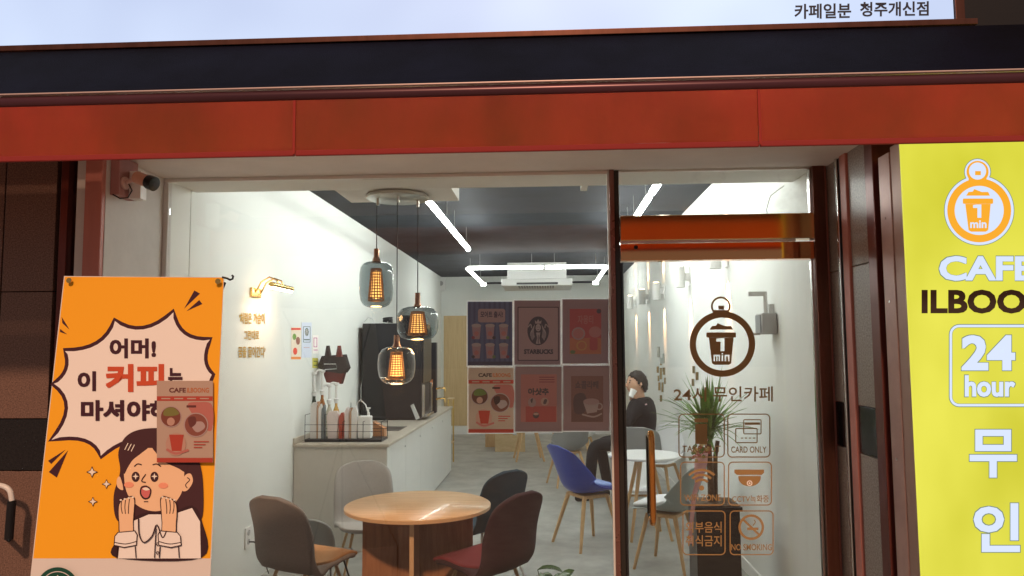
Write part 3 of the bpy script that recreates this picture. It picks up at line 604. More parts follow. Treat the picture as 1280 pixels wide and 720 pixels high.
A.text('어머!', 137, 423, 195, 448, 'plum', .05); A.text('이', 97, 464, 120, 489, 'plum', .05); A.text('커피', 132, 455, 205, 490, 'coffee', .055); A.text('는', 210, 460, 228, 484, 'plum', .045); A.text('마셔야해', 101, 500, 214, 526, 'plum', .05)
for (x, y, r_) in ((115, 590, 6), (133, 605, 5), (116, 627, 5)): A.poly([(x + r_ * (1.25 if k % 2 == 0 else .52) * math.cos(math.pi / 4 * k), y + r_ * (1.25 if k % 2 == 0 else .52) * math.sin(math.pi / 4 * k)) for k in range(8)], 'plum'); A.poly([(x + r_ * (.9 if k % 2 == 0 else .38) * math.cos(math.pi / 4 * k), y + r_ * (.9 if k % 2 == 0 else .38) * math.sin(math.pi / 4 * k)) for k in range(8)], 'star')
# the drawn woman
A.blob([(146, 650), (142, 620), (150, 590), (148, 565), (158, 545), (180, 536), (215, 537), (238, 552), (250, 580), (254, 610), (252, 648), (235, 640), (200, 655), (165, 652)], 'hair')
A.blob([(146, 697), (148, 672), (163, 650), (185, 640), (215, 640), (240, 632), (252, 650), (252, 697)], 'ink'); A.poly([(147.5, 698), (150, 675), (165, 652), (186, 643), (216, 643), (240, 635), (250, 652), (251, 698)], 'white')
A.blob([(150, 596), (146, 600), (147, 609), (154, 612)], 'skin'); A.blob([(230, 596), (238, 592), (241, 602), (234, 613), (227, 612)], 'skin'); A.stroke([(234, 597), (237, 600), (232, 606), (234, 610)], 1.2, 'ink')
A.blob([(155, 580), (163, 566), (185, 560), (212, 564), (228, 578), (230, 598), (226, 618), (212, 634), (192, 639), (172, 632), (158, 614)], 'skin')
A.blob([(155, 592), (156, 568), (172, 556), (186, 558), (176, 567), (166, 575), (160, 584)], 'hair'); A.blob([(192, 558), (218, 556), (232, 572), (233, 590), (222, 585), (205, 577), (195, 566)], 'hair')
for k in range(3): A.stroke([(156 + 4 * k, 562 + k), (160 + 4 * k, 554 + k)], 1.0, 'star', False)
A.stroke([(168, 583), (172, 580), (177, 581)], 1.5, 'ink'); A.stroke([(191, 581), (196, 580), (201, 583)], 1.5, 'ink')
for ex in (169.5, 193): A.ell(ex, 596, 5, 6.4, 'ink', 20); A.ell(ex, 595.5, 3.6, 4.8, 'hair', 20); A.poly([(ex + 4 * (1 if k % 2 == 0 else .35) * math.cos(math.pi / 4 * k), 595.5 + 4 * (1 if k % 2 == 0 else .35) * math.sin(math.pi / 4 * k)) for k in range(8)], 'star')
A.stroke([(182, 593), (177, 601), (182, 603)], 1.4, 'ink'); A.ell(161, 606, 6, 3.6, 'blush', 20); A.ell(204, 607, 6, 3.6, 'blush', 20)
A.blob([(176, 609), (183, 607), (189, 612), (187, 622), (180, 624), (175, 618)], 'ink'); A.blob([(177.5, 610.5), (183, 609), (187.5, 613), (185.5, 621), (180.5, 622), (176.8, 617)], 'mouth'); A.blob([(178, 610.8), (183, 609.3), (187, 612), (182, 613)], 'star')
A.stroke([(180, 627), (185, 627)], 1, 'ink')
for hx_, m_ in ((157, 1), (212, -1)):
    hp = [(-10, 2), (-9, -10), (-4, -16), (3, -19), (9, -20), (12, -15), (11, 0), (10, 14), (9, 30), (-7, 30), (-9, 14)]
    A.blob([(hx_ + m_ * x, 640 + y) for x, y in hp], 'ink', 4); A.blob([(hx_ + m_ * (x * .88 + .2), 640 + y * .93) for x, y in hp], 'skin', 4)
    for j in range(3): A.stroke([(hx_ + m_ * (-5 + 5 * j), 640 - 15 - j * 1.5), (hx_ + m_ * (-5.5 + 4.6 * j), 640 - 6), (hx_ + m_ * (-4 + 3.8 * j), 640 + 2)], 1.1, 'ink')
    for j in range(4): A.ell(hx_ + m_ * (-6 + 5 * j), 640 - 15 - j * 1.2, 1.5, 1.1, 'star', 10)
    cf = [(-14, 30), (-10, 25), (12, 23), (15, 28), (14, 42), (-2, 45), (-15, 42)]
    A.poly([(hx_ + m_ * x, 640 + y) for x, y in cf], 'ink'); A.poly([(hx_ + m_ * x * .92, 640 + 34 + (y - 34) * .88) for x, y in cf], 'white'); A.stroke([(hx_ - m_ * 14, 678), (hx_, 680), (hx_ + m_ * 13, 677)], 1.2, 'ink')
    A.stroke([(hx_ - m_ * 11, 683), (hx_ - m_ * 12, 697)], 1.3, 'ink', False); A.stroke([(hx_ + m_ * 12, 683), (hx_ + m_ * 13, 697)], 1.3, 'ink', False)
A.stroke([(173, 648), (174, 668), (180, 678), (190, 670), (196, 656), (203, 672), (208, 664)], 1.6, 'ink'); A.stroke([(195, 660), (193, 697)], 1.2, 'ink', False)
for k in range(2): A.ring(197, 680 + 11 * k, 1.2, 2.1, 'ink', 14)
A.rect(L1 + 1, 698, R1 - 1, 698.01, 'white')
cxl, cyl = 72, 735
A.ring(cxl, cyl, 21, 26, 'logogreen', 40); A.ell(cxl, cyl, 21, 21, 'cupw', 40); siren(A, cxl, cyl, 20, 20, 'logogreen', 'cupw')
A.build('print', bt)
for (x, y) in ((87, 351), (273, 352)):
    p = A.P(x, y); MB().lathe([(.011, -.001), (.011, .003), (.006, .004), (.005, .001), (0, .001)], tuple(p + bn * .004), gold_m, 18, 'y').build('eyelet', bt)
hk = at_y(284, 348, 2.90)
MB().tube([hk + Vector((-.02, 0, .005)), hk + Vector((.0, 0, 0)), hk + Vector((.012, 0, -.006)), hk + Vector((.022, 0, -.002)), hk + Vector((.024, 0, .008)), hk + Vector((.019, 0, .012))], .0042, black_m, 8).build('hook', bt)
pt = A.P(180, 520) - bn * .03; q1, q2 = A.P(85, 350) - bn * .035, A.P(276, 350) - bn * .035
r1, r2 = A.P(L2 + 6, 1005) - bn * .035, A.P(R2 - 6, 1005) - bn * .035
for u, v in ((q1, r2), (q2, r1)): MB().tube([u, v], .005, black_m, 8).build('crossbar', bt)
ft = Vector(((r1.x + r2.x) / 2, r1.y + .30, 0)); mid = (r1 + r2) / 2
MB().tube([(pt.x, pt.y, pt.z * .7), (ft.x, ft.y, -.055)], .007, black_m, 8).build('rear_leg', bt)
for u in (r1, r2): MB().tube([u, (u.x, u.y, -.055)], .007, black_m, 8).build('leg', bt)
# little poster pinned on the banner
p = A.P(230, 578); t = thing('poster', tuple(p), 'small cream cafe poster with drinks fixed over the right side of the banner', 'poster')
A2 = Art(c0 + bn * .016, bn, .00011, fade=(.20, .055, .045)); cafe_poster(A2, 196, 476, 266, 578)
A2.build('print', t)
q = [on(a_, b_, c0 + bn * .0155, bn) for a_, b_ in ((196, 476), (266, 476), (266, 578), (196, 578))]; MB().slab(q, -bn * .003, mat('poster_card', (.7, .65, .6), .6)).build('card', t)

# ================================================================== CCTV on the recess wall
q = at_y(150, 222, 3.72)
cc = thing('security_camera', (XL + .05, 3.72, 2.5), 'bullet security camera with black front on a dusty red box under the awning', 'camera')
y_ = 3.68; za, zb_ = at_y(138, 200, y_).z, at_y(138, 246, y_).z
bx('mount_box', cc, XL + .001, X(150, y_), y_ - .05, y_ + .12, zb_, ZS - .002, mat('dusty_pink_box', (.42, .20, .19), .5, noise=.1), .004)
bx('junction_box', cc, X(151, y_), X(166, y_), y_ + .03, y_ + .09, at_y(150, 247, y_).z, at_y(150, 212, y_).z, white_p, .004)
s0 = at_y(155, 229, y_ - .01); s1 = at_y(172, 222, y_ - .05); s2 = at_y(190, 229, y_ - .065)
MB().lathe([(.032, 0), (.032, .012), (.02, .016), (0, .016)], tuple(s0), mat('pinkish_cast_metal', (.62, .42, .38), .4), 20, 'x').build('base', cc)
MB().tube([s0, s0.lerp(s1, .6), s1], [.012, .011, .013], MATS['pinkish_cast_metal'], 10).build('arm', cc)
d = (s2 - s1).normalized(); st = s1 - d * .01
MB().tube([st, st + d * .002, st + d * .075], [.018, .031, .031], mat('orange_pink_shell', (.60, .33, .24), .4), 20).build('housing', cc)
fr_ = st + d * .075
MB().tube([fr_, fr_ + d * .01, fr_ + d * .042, fr_ + d * .043], [.034, .037, .037, .033], black_m, 20).build('visor', cc)
MB().tube([fr_ + d * .040, fr_ + d * .046], [.014, .012], mat('lens', (.05, .05, .06), .05), 14).build('lens', cc)
b = MB(); b.tube([at_y(141, 243, y_ - .05), at_y(150, 248, y_ - .05), at_y(160, 247, y_ - .05), at_y(165, 238, y_ - .03), at_y(160, 228, y_)], .0035, black_m, 6).build('cable', cc)

# ================================================================== PENDANTS
yc = 4.72
cn = at_y(497, 238, yc); PG = 'smoked glass pendant lamps over the round table'
can = MB().lathe([(.0, .028), (.19, .028), (.197, .022), (.197, .004), (.19, 0), (0, 0)], (cn.x, yc, ZS - .031), nickel, 40)
ct = thing('lamp_canopy', (cn.x, yc, ZS), 'round satin metal ceiling canopy holding three pendant cords', 'lamp canopy')
can.build('plate', ct)
for (px_, yy) in ((471, yc - .05), (522, yc + .03), (497, yc - .12)):
    x = X(px_, yy); MB().tube([(x, yy, ZS - .032), (x, yy, ZS - .075)], .009, nickel, 10).build('cord_grip', ct)
def pendant(px_, yy, cy0, cy1, gy0, gy1, wpx, shape, gm, lab):
    x = X(px_, yy); s_ = yy / 940.; Z = lambda py: at_y(px_, py, yy).z
    t = thing('pendant_lamp', (x, yy, Z(gy1)), lab, 'pendant lamp', PG)
    MB().tube([(x, yy, ZS - .076), (x, yy, Z(cy0))], .0032, cord_m, 6).build('cord', t)
    MB().lathe([(.0, Z(cy0)), (.017, Z(cy0)), (.018, Z(cy1) + .01), (.024, Z(cy1) - .004), (.03, Z(gy0) - .008), (0, Z(gy0) - .008)], (x, yy, 0), copper_m, 20).build('cap', t)
    r = wpx / 2 * s_; zt_, zb2 = Z(gy0), Z(gy1); H = zt_ - zb2
    prof = [(r * a, zt_ - H * b) for a, b in shape]
    b = MB().lathe(prof, (x, yy, 0), gm, 36).build('glass_shade', t)
    # woven metal cage round a warm filament
    cg = MB(); r0, r1 = r * .30, r * .46; z0, z1 = zt_ - H * .16, zt_ - H * .86; nv = 16; nh = 11
    for k in range(nv):
        q = 2 * math.pi * k / nv; cg.tube([(x + r0 * math.cos(q), yy + r0 * math.sin(q), z0), (x + r1 * math.cos(q), yy + r1 * math.sin(q), z1)], .0034, cage_m, 4, False)
    for j in range(nh + 1):
        u = j / nh; rr_ = r0 + (r1 - r0) * u; zz = z0 + (z1 - z0) * u
        cg.tube([(x + rr_ * math.cos(2 * math.pi * k / 20), yy + rr_ * math.sin(2 * math.pi * k / 20), zz) for k in range(21)], .0034, cage_m, 4, False)
    cg.build('mesh_cage', t)
    MB().lathe([(0, z0 - .01), (r0 * .75, z0 - .015), (r1 * .72, z1 + .02), (0, z1 + .012)], (x, yy, 0), warm_s, 16).build('bulb', t)
    ld = bpy.data.lights.new('pendant_glow', 'POINT'); ld.energy = 2.2; ld.color = (1, .55, .22); ld.shadow_soft_size = .05
    lo = bpy.data.objects.new('pendant_glow', ld); C.objects.link(lo); lo.location = (x, yy, zb2 - .03)
barrel = [(.3, 0), (.58, .02), (.8, .06), (.93, .14), (.99, .28), (1, .5), (.99, .70), (.92, .85), (.76, .95), (.5, .995), (.42, 1)]
drum = [(.22, 0), (.5, .02), (.78, .08), (.95, .22), (1, .42), (.99, .62), (.92, .80), (.76, .93), (.5, .99), (.4, 1)]
pendant(470, yc - .05, 311, 323, 327, 384, 43, barrel, smoke, 'tallest smoked barrel pendant with glowing mesh core, highest of three')
pendant(522, yc + .03, 366, 381, 383, 425, 53, drum, smoke, 'wide smoked drum pendant with glowing mesh core, right of the three')
pendant(496, yc - .12, 419, 431, 433, 480, 47, drum, clearg, 'clear glass pendant with glowing mesh core, lowest of three')

# ================================================================== CEILING LIGHTS AND AC
TG = 'suspended white LED tube lights'
tube_low = mat('led_tube_dim', (1, 1, 1), .5, emit=22, ecol=(.97, 1, .96))
def tube_light(p, q, lab, grp=TG, hang=True):
    p, q = Vector(p), Vector(q); t = thing('tube_light', tuple((p + q) / 2), lab, 'ceiling light', grp); d = (q - p).normalized()
    MB().tube([p, q], .026, tube_m if grp == TG else tube_low, 10).build('tube', t)
    u = Vector((0, 0, .030)); MB().tube([p + u, q + u], .014, white_m, 6).build('rail', t)
    if hang:
        for s_ in (.15, .85):
            m_ = p.lerp(q, s_); MB().tube([m_ + u, (m_.x, m_.y, ZC)], .003, alu, 5).build('wire', t)
for xx, sd_ in ((-1.0, 'left'), (.82, 'right')):
    for k, (a, b) in enumerate(((4.9 if xx > 0 else 5.0, 5.95), (6.15, 7.45), (7.6, 9.2))):  # nearest tubes added, mostly out of view, to brighten the front walls
        tube_light((xx, a, 2.93), (xx, b, 2.93), ('nearest', 'middle', 'farthest')[k] + ' LED tube of the ' + sd_ + ' ceiling row')
zz = at_y(640, 334.5, 11.6).z
xa, xb = X(586, 11.6, 334), X(756, 11.6, 334); xm = (xa + xb) / 2 + .12
tube_light((xa, 11.6, zz), (xm - .02, 11.6, zz), 'left half of the bright cross tube before the air conditioner', 'tubes of the rectangular ceiling light')
tube_light((xm + .02, 11.6, zz), (xb, 11.6, zz), 'right half of the bright cross tube before the air conditioner', 'tubes of the rectangular ceiling light')
tube_light((xa - .03, 11.7, zz), (xa - .03, 14.3, zz), 'left side tube of the rectangular ceiling light', 'tubes of the rectangular ceiling light')
tube_light((xb + .03, 11.7, zz), (xb + .03, 14.3, zz), 'right side tube of the rectangular ceiling light', 'tubes of the rectangular ceiling light')
t = thing('light_frame_bar', (0, 14.3, zz), 'dark rear bar closing the rectangular ceiling light', 'ceiling light')
MB().tube([(xa, 14.32, zz), (xb, 14.32, zz)], .02, blackmatte, 8).build('bar', t)
for px_ in (706, 742, 601): MB().tube([(X(px_, 14.3), 14.3, zz - .02), (X(px_, 14.3) + .10, 14.3, zz - .02)], .03, tube_low, 8).build('end_lamp', t)
ya_ = 12.6; z0, z1 = at_y(670, 357, ya_).z, at_y(670, 348, ya_).z
ac = thing('air_conditioner', (X(672, ya_), ya_, z0), 'white ceiling cassette air conditioner with dark louvre grille', 'air conditioner')
bx('body', ac, X(634, ya_), X(709, ya_), ya_ + .1, ya_ + .95, z1, ZC - .01, white_m, .01)
bx('panel', ac, X(627, ya_), X(716, ya_), ya_, ya_ + 1.1, z0, z1 - .003, mat('ac_panel', (.6, .6, .58), .4), .015)
g = MB()
for k in range(14): g.box(X(648 + 3.3 * k, ya_), X(650 + 3.3 * k, ya_), ya_ + .08, ya_ + .5, z0 - .010, z0 - .001, black_m)
g.build('grille', ac)
bx('louvre', ac, X(646, ya_), X(698, ya_), ya_ - .004, ya_ + .001, z0 + .02, z0 + .055, black_m)
# small sensor in the back corner
q = at_y(553, 355, YB); t = thing('motion_sensor', (q.x, YB, q.z), 'small white sensor box in the far left ceiling corner', 'sensor')
bx('case', t, q.x - .1, q.x + .07, YB - .12, YB - .002, q.z - .14, q.z + .13, white_p, .02); MB().lathe([(.05, 0), (.04, .03), (0, .04)], (q.x - .01, YB - .16, q.z), mat('grey_lens', (.35, .35, .35), .3), 14, 'y').build('lens', t)

# ---- wall washers on the right wall
WG = 'white cylinder wall lights along the right wall'
names = ['nearest', 'second nearest', 'third', 'fourth', 'farthest']
for k, (px_, py_) in enumerate(((905, 327), (858, 346), (826, 364), (807, 371), (791, 378))):
    p = at_x(px_ + 4, py_, XR); y = p.y; z = p.z if k else 2.46
    t = thing('wall_light', (XR, y, z), names[k] + ' white cylinder wall light on the right wall', 'wall light', WG)
    bx('bracket', t, XR - .05, XR, y - .02, y + .02, z - .04, z + .04, white_m, .004)
    bx('base_plate', t, XR - .012, XR + .0, y - .05, y + .05, z - .10, z + .10, white_m, .004)
    MB().lathe([(.045, -.11), (.052, -.11), (.052, .11), (0, .11)], (XR - .10, y, z), white_m, 20).build('cylinder', t)
    MB().lathe([(.0, .004), (.044, .004), (.044, 0), (0, 0)], (XR - .10, y, z - .108), warm_e, 16).build('lamp', t)
    MB().lathe([(.0, .004), (.030, .004), (.030, 0), (0, 0)], (XR - .10, y, z + .112), warm_e, 16).build('lamp', t)
    for s_ in (-1, 1):
        ld = bpy.data.lights.new('wall_wash', 'SPOT'); ld.energy = 60; ld.color = (1, .50, .22); ld.spot_size = R(40); ld.spot_blend = .6; ld.shadow_soft_size = .012
        lo = bpy.data.objects.new('wall_wash', ld); C.objects.link(lo); lo.location = (XR - .085, y, z + s_ * .125); lo.rotation_euler = (0, R(-21) if s_ < 0 else R(180 + 21), 0)
# ---- picture light + gold lettering + notices on the left wall
p = at_x(318, 366, XL); t = thing('picture_light', tuple(p), 'brass picture light over gold Korean lettering on the left wall', 'wall lamp')
bx('wall_plate', t, XL, XL + .02, p.y - .09, p.y + .09, p.z - .035, p.z + .035, gold_m, .005)
lz = p.z + .05; yy = p.y + .10
for dy in (-.03, .07):
    MB().tube([(XL + .02, p.y + dy, p.z), (XL + .05, p.y + dy + .03, p.z + .08), (XL + .10, p.y + dy + .06, p.z + .12), (XL + .15, p.y + dy + .08, p.z + .10), (XL + .165, p.y + dy + .09, lz)], .006, gold_m, 8).build('arm', t)
MB().tube([(XL + .165, p.y - .10, lz + .004), (XL + .165, p.y + .34, lz + .004)], .020, gold_m, 12).build('shade', t)
MB().tube([(XL + .160, p.y - .095, lz - .012), (XL + .160, p.y + .335, lz - .012)], .017, pic_e, 10).build('strip_lamp', t)
ld = bpy.data.lights.new('picture_glow', 'AREA'); ld.shape = 'RECTANGLE'; ld.size = .03; ld.size_y = .42; ld.energy = 1.1; ld.color = (1, .60, .30); ld.spread = R(130)
lo = bpy.data.objects.new('picture_glow', ld); C.objects.link(lo); lo.location = (XL + .15, p.y + .10, lz - .04); lo.rotation_euler = (0, R(28), 0)
PAL['gold'] = goldt
gl = thing('wall_lettering', tuple(at_x(318, 446, XL)), 'three lines of gold Korean script lettering on the left wall', 'lettering')
A = Art((XL + .004, 0, 0), (1, 0, 0))
A.text('‘처럼은 가슴이', 299, 391, 331, 405, 'gold', .025); A.build('text_line', gl); A.text('그런대로', 305, 413, 324, 425, 'gold', .025); A.build('text_line', gl); A.text('꿈을 끌어간다’', 298, 433, 332, 447, 'gold', .025); A.build('text_line', gl)
def notice(x0, y0, x1, y1, base, lab, fn, dy=0):
    p = at_x((x0 + x1) / 2, y1, XL); t = thing('notice', tuple(p), lab, 'notice', 'paper notices on the left wall')
    A = Art((XL + .003, 0, 0), (1, 0, 0)); A.rect(x0, y0, x1, y1, base); fn(A); A.build('print', t)
    q = [on(a_, b_, (XL + .0028, 0, 0), (1, 0, 0)) for a_, b_ in ((x0, y0), (x1, y0), (x1, y1), (x0, y1))]; MB().slab(q, (-.0024, 0, 0), MATS['poster_card']).build('sheet', t)
def n1(A):
    A.rect(364, 410, 376, 412.5, 'tomato'); A.rect(364, 446, 376, 449, 'orange2'); A.ell(368, 421, 2.4, 4, 'lime', 16); A.ell(372.5, 426, 2.6, 5, 'cocoa', 16); A.ell(369, 439, 2.6, 4.5, 'tomato', 16)
notice(364, 409, 376, 449.5, 'cream', 'narrow cream drinks notice with red band on the left wall', n1)
def n2(A): A.rring(379, 408, 388, 428, .6, .6, 'logogreen'); siren(A, 383.5, 415, 2.4, 5, 'logogreen', 'cupw'); A.rect(380, 424, 387, 425.2, 'logogreen'); A.rect(379.5, 434, 387, 434.8, 'mauve')
notice(377, 403, 389.5, 447, 'lilac', 'pale blue notice with round green logo on the left wall', n2)
def n3(A): A.rring(392, 422, 396.5, 434, .5, .8, 'magenta'); A.rect(392, 437, 397, 438, 'magenta')
notice(391, 419, 398, 442, 'white', 'small white notice with a magenta frame on the left wall', n3)
def n4(A): A.rect(392, 451, 396.5, 452, 'logogreen'); A.rect(392, 456, 396.5, 457, 'logogreen')
notice(390.5, 447.5, 397.5, 460, 'memo', 'small yellow note below the other notices', n4)
p = at_x(309, 672, XL); t = thing('wall_socket', tuple(p), 'white double wall socket low on the left wall', 'socket')
bx('plate', t, XL, XL + .01, p.y - .05, p.y + .05, p.z - .075, p.z + .075, white_p, .004)
for dz in (-.03, .035): MB().lathe([(.02, 0), (.02, .004), (.015, -.001), (0, -.001)], (XL + .0105, p.y, p.z + dz), mat('socket_grey', (.5, .5, .5), .5), 16, 'x').build('outlet', t)
MB().tube([(XL + .015, p.y, p.z - .03), (XL + .05, p.y, p.z - .03), (XL + .10, p.y - .02, p.z - .05), (XL + .12, p.y + .05, p.z - .2), (XL + .05, p.y + .3, .012)], .005, cord_m, 6).build('plug_cord', t)
# ---- small mirror tiles and the white arm on the right wall
mt = mat('mirror_tile', (.55, .60, .57), .08, metal=1); mt2 = mat('bronze_mirror_tile', (.40, .36, .26), .1, metal=1)
t = thing('mirror_tiles', tuple(at_x(826, 500, XR)), 'scattered slim mirror tiles stepping down the right wall', 'wall decoration')
for k, (x, y, w, h) in enumerate(((823, 440, 2.6, 13), (826, 452, 2.4, 9), (829, 448, 2.2, 12), (822, 462, 2.4, 8), (826, 467, 2.6, 14), (830, 464, 2.3, 9), (824, 483, 2.4, 10), (828, 484, 2.4, 12), (831, 476, 2, 8), (826, 498, 2.4, 8), (823, 473, 2, 7), (829, 462, 1.8, 5))):
    q = [at_x(a_, b_, XR - .008) for a_, b_ in ((x - w / 2, y - h / 2), (x + w / 2, y - h / 2), (x + w / 2, y + h / 2), (x - w / 2, y + h / 2))]; MB().slab(q, (.006, 0, 0), (mt, mt2)[k % 3 == 0]).build('mirror_tile', t)
t = thing('mirror_tiles', tuple(at_x(867, 480, XR)), 'short column of mirror tiles on the wall behind the tall plant', 'wall decoration')
for k, (x, y, w, h) in enumerate(((867, 462, 3, 9), (871, 470, 3, 10), (866, 478, 3, 9))):
    q = [at_x(a_, b_, XR - .008) for a_, b_ in ((x - w / 2, y - h / 2), (x + w / 2, y - h / 2), (x + w / 2, y + h / 2), (x - w / 2, y + h / 2))]; MB().slab(q, (.006, 0, 0), (mt, mt2)[k % 2]).build('mirror_tile', t)
q = at_x(966, 404, XR); t = thing('wall_display_arm', (XR, q.y, q.z), 'white bracket arm holding a small grey box on the right wall', 'wall bracket')
Y0 = q.y; Z_ = lambda py: at_x(966, py, XR).z
MB().tube([(XR - .05, Y0 - .02, Z_(366)), (XR - .05, Y0 - .02, Z_(398))], .014, white_m, 10).build('upright', t)
bx('arm', t, XR - .16, XR - .04, Y0 - .03, Y0 - .005, Z_(370), Z_(364), white_m, .004); bx('wall_plate', t, XR - .03, XR, Y0 - .04, Y0 + .04, Z_(400), Z_(380), white_m, .004)
bx('case', t, XR - .10, XR - .005, Y0 - .11, Y0 + .04, Z_(418), Z_(392), mat('warm_grey_case', (.50, .50, .49), .4), .008); bx('screen', t, XR - .106, XR - .101, Y0 - .09, Y0 + .03, Z_(416), Z_(394), pl_grey); bx('tray', t, XR - .18, XR - .105, Y0 - .06, Y0 + .03, Z_(419), Z_(416.5), white_m)

# ================================================================== COUNTER
cy0, cy1, cx1, ch = 6.43, 10.6, -1.40, .90
ct = thing('counter', (-1.8, 8.5, 0), 'long white service counter with beige top along the left wall', 'counter')
bx('countertop', ct, XL + .001, cx1 + .02, cy0 - .02, cy1 + .02, ch - .025, ch, countertop, .004)
bx('splashback', ct, XL + .001, XL + .02, cy0 - .02, cy1, ch + .001, ch + .05, countertop, .003)
bx('end_panel', ct, XL + .005, cx1, cy0, cy0 + .02, .0, ch - .027, cab_e, .002)
for k in range(5):
    a = cy0 + .022 + k * (cy1 - cy0 - .022) / 5; b_ = a + (cy1 - cy0 - .022) / 5 - .005
    d_ = bx('door', ct, cx1 - .02, cx1, a, b_, .02, ch - .03, cab_m, .002)
    MB().lathe([(.006, 0), (.006, .006), (0, .007)], (cx1 + .0, b_ - .05, .78), mat('knob_grey', (.3, .3, .3), .4), 8, 'x').build('knob', d_)
bx('carcass', ct, XL + .005, cx1 - .022, cy0 + .022, cy1 - .01, .0, ch - .028, cab_e)
bx('sink', ct, -1.75, -1.50, 7.45, 7.85, ch + .0005, ch + .004, mat('dark_drip_tray', (.10, .09, .08), .3), .001)
# rack with pouches
def CZ(py, y): return at_y(430, py, y).z
t = thing('condiment_rack', (-1.85, 6.65, ch), 'dark wire rack holding paper sleeves and pouches at the near counter end', 'rack')
rx0, rx1, ry0, ry1 = X(384, 6.58), X(479, 6.58), 6.55, 6.80
bx('tray', t, rx0, rx1, ry0, ry1, ch + .001, ch + .022, blackmatte, .004)
wr = MB(); zt1 = ch + .235
for x in (rx0 + .004, X(407, 6.55), X(430, 6.55), X(455, 6.55), rx1 - .004):
    wr.tube([(x, ry0, ch + .02), (x, ry0, zt1 - (.0 if x < -1.9 else .06)), (x, ry1, zt1 - (.0 if x < -1.9 else .06)), (x, ry1, ch + .02)], .0032, blackmatte, 5)
for z in (ch + .09, ch + .15): wr.tube([(rx0, ry0, z), (rx1, ry0, z)], .0022, blackmatte, 5); wr.tube([(rx0, ry1, z), (rx1, ry1, z)], .0022, blackmatte, 5)
wr.tube([(X(436, 6.6), 6.7, ch + .02), (X(436, 6.6), 6.7, ch + .33)], .003, blackmatte, 5)
wr.build('wire_frame', t)
rack_paper = [mat('sleeve_white', (.72, .70, .69), .6), mat('sleeve_slate', (.16, .18, .19), .6), mat('sleeve_kraft', (.55, .34, .22), .7), mat('pouch_pink_white', (.72, .62, .60), .5), mat('pouch_red', (.42, .08, .05), .5)]
def pouch(px0, px1, py0, m, lab, y=6.62, dep=.05, waist=0.):
    x0, x1 = X(px0, y), X(px1, y); zt_ = CZ(py0, y); o = thing('sleeve_stack', ((x0 + x1) / 2, y, ch + .022), lab, 'paper stack', 'stacks standing in the counter rack')
    poly = [(x0 + waist, y, ch + .023), (x1 - waist, y, ch + .023), (x1, y, zt_ - .03), (x1 - .012, y, zt_), (x0 + .02, y, zt_), (x0, y, zt_ - .04)]
    MB().slab(poly, (0, dep, 0), m).build('paper', o)
pouch(389.5, 397, 503, rack_paper[0], 'white sleeve stack at the left end of the rack')
pouch(397.5, 399, 502, rack_paper[2], 'thin kraft sleeve beside the left white stack'); pouch(399.5, 403, 505, rack_paper[0], 'thin white sleeve stack between kraft and slate ones'); pouch(403.5, 407, 506, rack_paper[1], 'dark slate sleeve stack in the rack')
pouch(410, 424, 514, rack_paper[3], 'wide white cup tapering downwards in the rack', waist=.012); pouch(425, 431, 516, rack_paper[4], 'red packet stack in the middle of the rack'); pouch(432, 437, 509, rack_paper[3], 'pinkish paper stack right of the red packets'); pouch(438, 440, 510, rack_paper[2], 'thin kraft sleeve in the right half of rack'); pouch(440.5, 447, 509, rack_paper[0], 'white sleeve stack left of the hand pump bottle')
PB = 'pump bottles on the counter'
def pump_bottle(px_, ytop, y, col, r, lab, zbase=ch + .001, neck=.62):
    x = X(px_, y); zt_ = CZ(ytop, y); H = zt_ - zbase; t = thing('pump_bottle', (x, y, zbase), lab, 'bottle', PB)
    hb = H * neck
    MB().lathe([(0, 0), (r, 0), (r, hb * .62), (r * .8, hb * .78), (r * .35, hb * .92), (r * .35, hb), (0, hb)], (x, y, zbase), col, 18).build('glass', t)
    MB().lathe([(.0, hb + .001), (.019, hb + .001), (.026, hb + .04), (.013, hb + .05), (.013, H - .03), (.026, H - .022), (.026, H - .003), (0, H)], (x, y, zbase), white_p, 14).build('pump', t)
    MB().tube([(x, y, zt_ - .010), (x - .03, y - .01, zt_ - .004), (x - .042, y - .016, zt_ - .008), (x - .050, y - .02, zt_ - .022)], .012, white_p, 7).build('spout', t)
gg = mat('dark_green_glass', (.03, .045, .03), .15); ga = mat('amber_syrup', (.35, .13, .03), .12); gy = mat('golden_syrup', (.62, .36, .08), .12); gc = mat('clear_syrup', (.55, .50, .40), .12)
pump_bottle(394, 464, 6.93, gg, .038, 'dark green syrup bottle with white pump, leftmost'); pump_bottle(404, 462, 6.98, ga, .036, 'amber syrup bottle with tall white pump, second from left')
pump_bottle(413, 480, 6.88, gc, .036, 'pale syrup bottle with white pump, third from left'); pump_bottle(421.5, 478, 6.90, gy, .034, 'golden syrup bottle with white pump, fourth from left')
x = X(457, 6.62); t = thing('pump_bottle', (x, 6.64, ch + .022), 'square white hand pump bottle at the right end of the rack', 'bottle', PB)
bx('body', t, X(449, 6.62), X(465, 6.62), 6.60, 6.68, ch + .023, CZ(520, 6.62), white_p, .012)
MB().lathe([(0, 0), (.012, 0), (.012, .03), (.006, .032), (.006, .06), (.018, .062), (.018, .072), (0, .074)], (X(461, 6.62), 6.64, CZ(520, 6.62)), white_p, 12).build('pump', t)
t = thing('small_plant', (X(453, 6.9), 6.92, ch), 'small green potted plant behind the rack on the counter', 'plant')
MB().lathe([(0, 0), (.03, 0), (.038, .10), (0, .10)], (X(453, 6.9), 6.92, ch + .001), white_p, 16).build('pot', t)
b = MB()
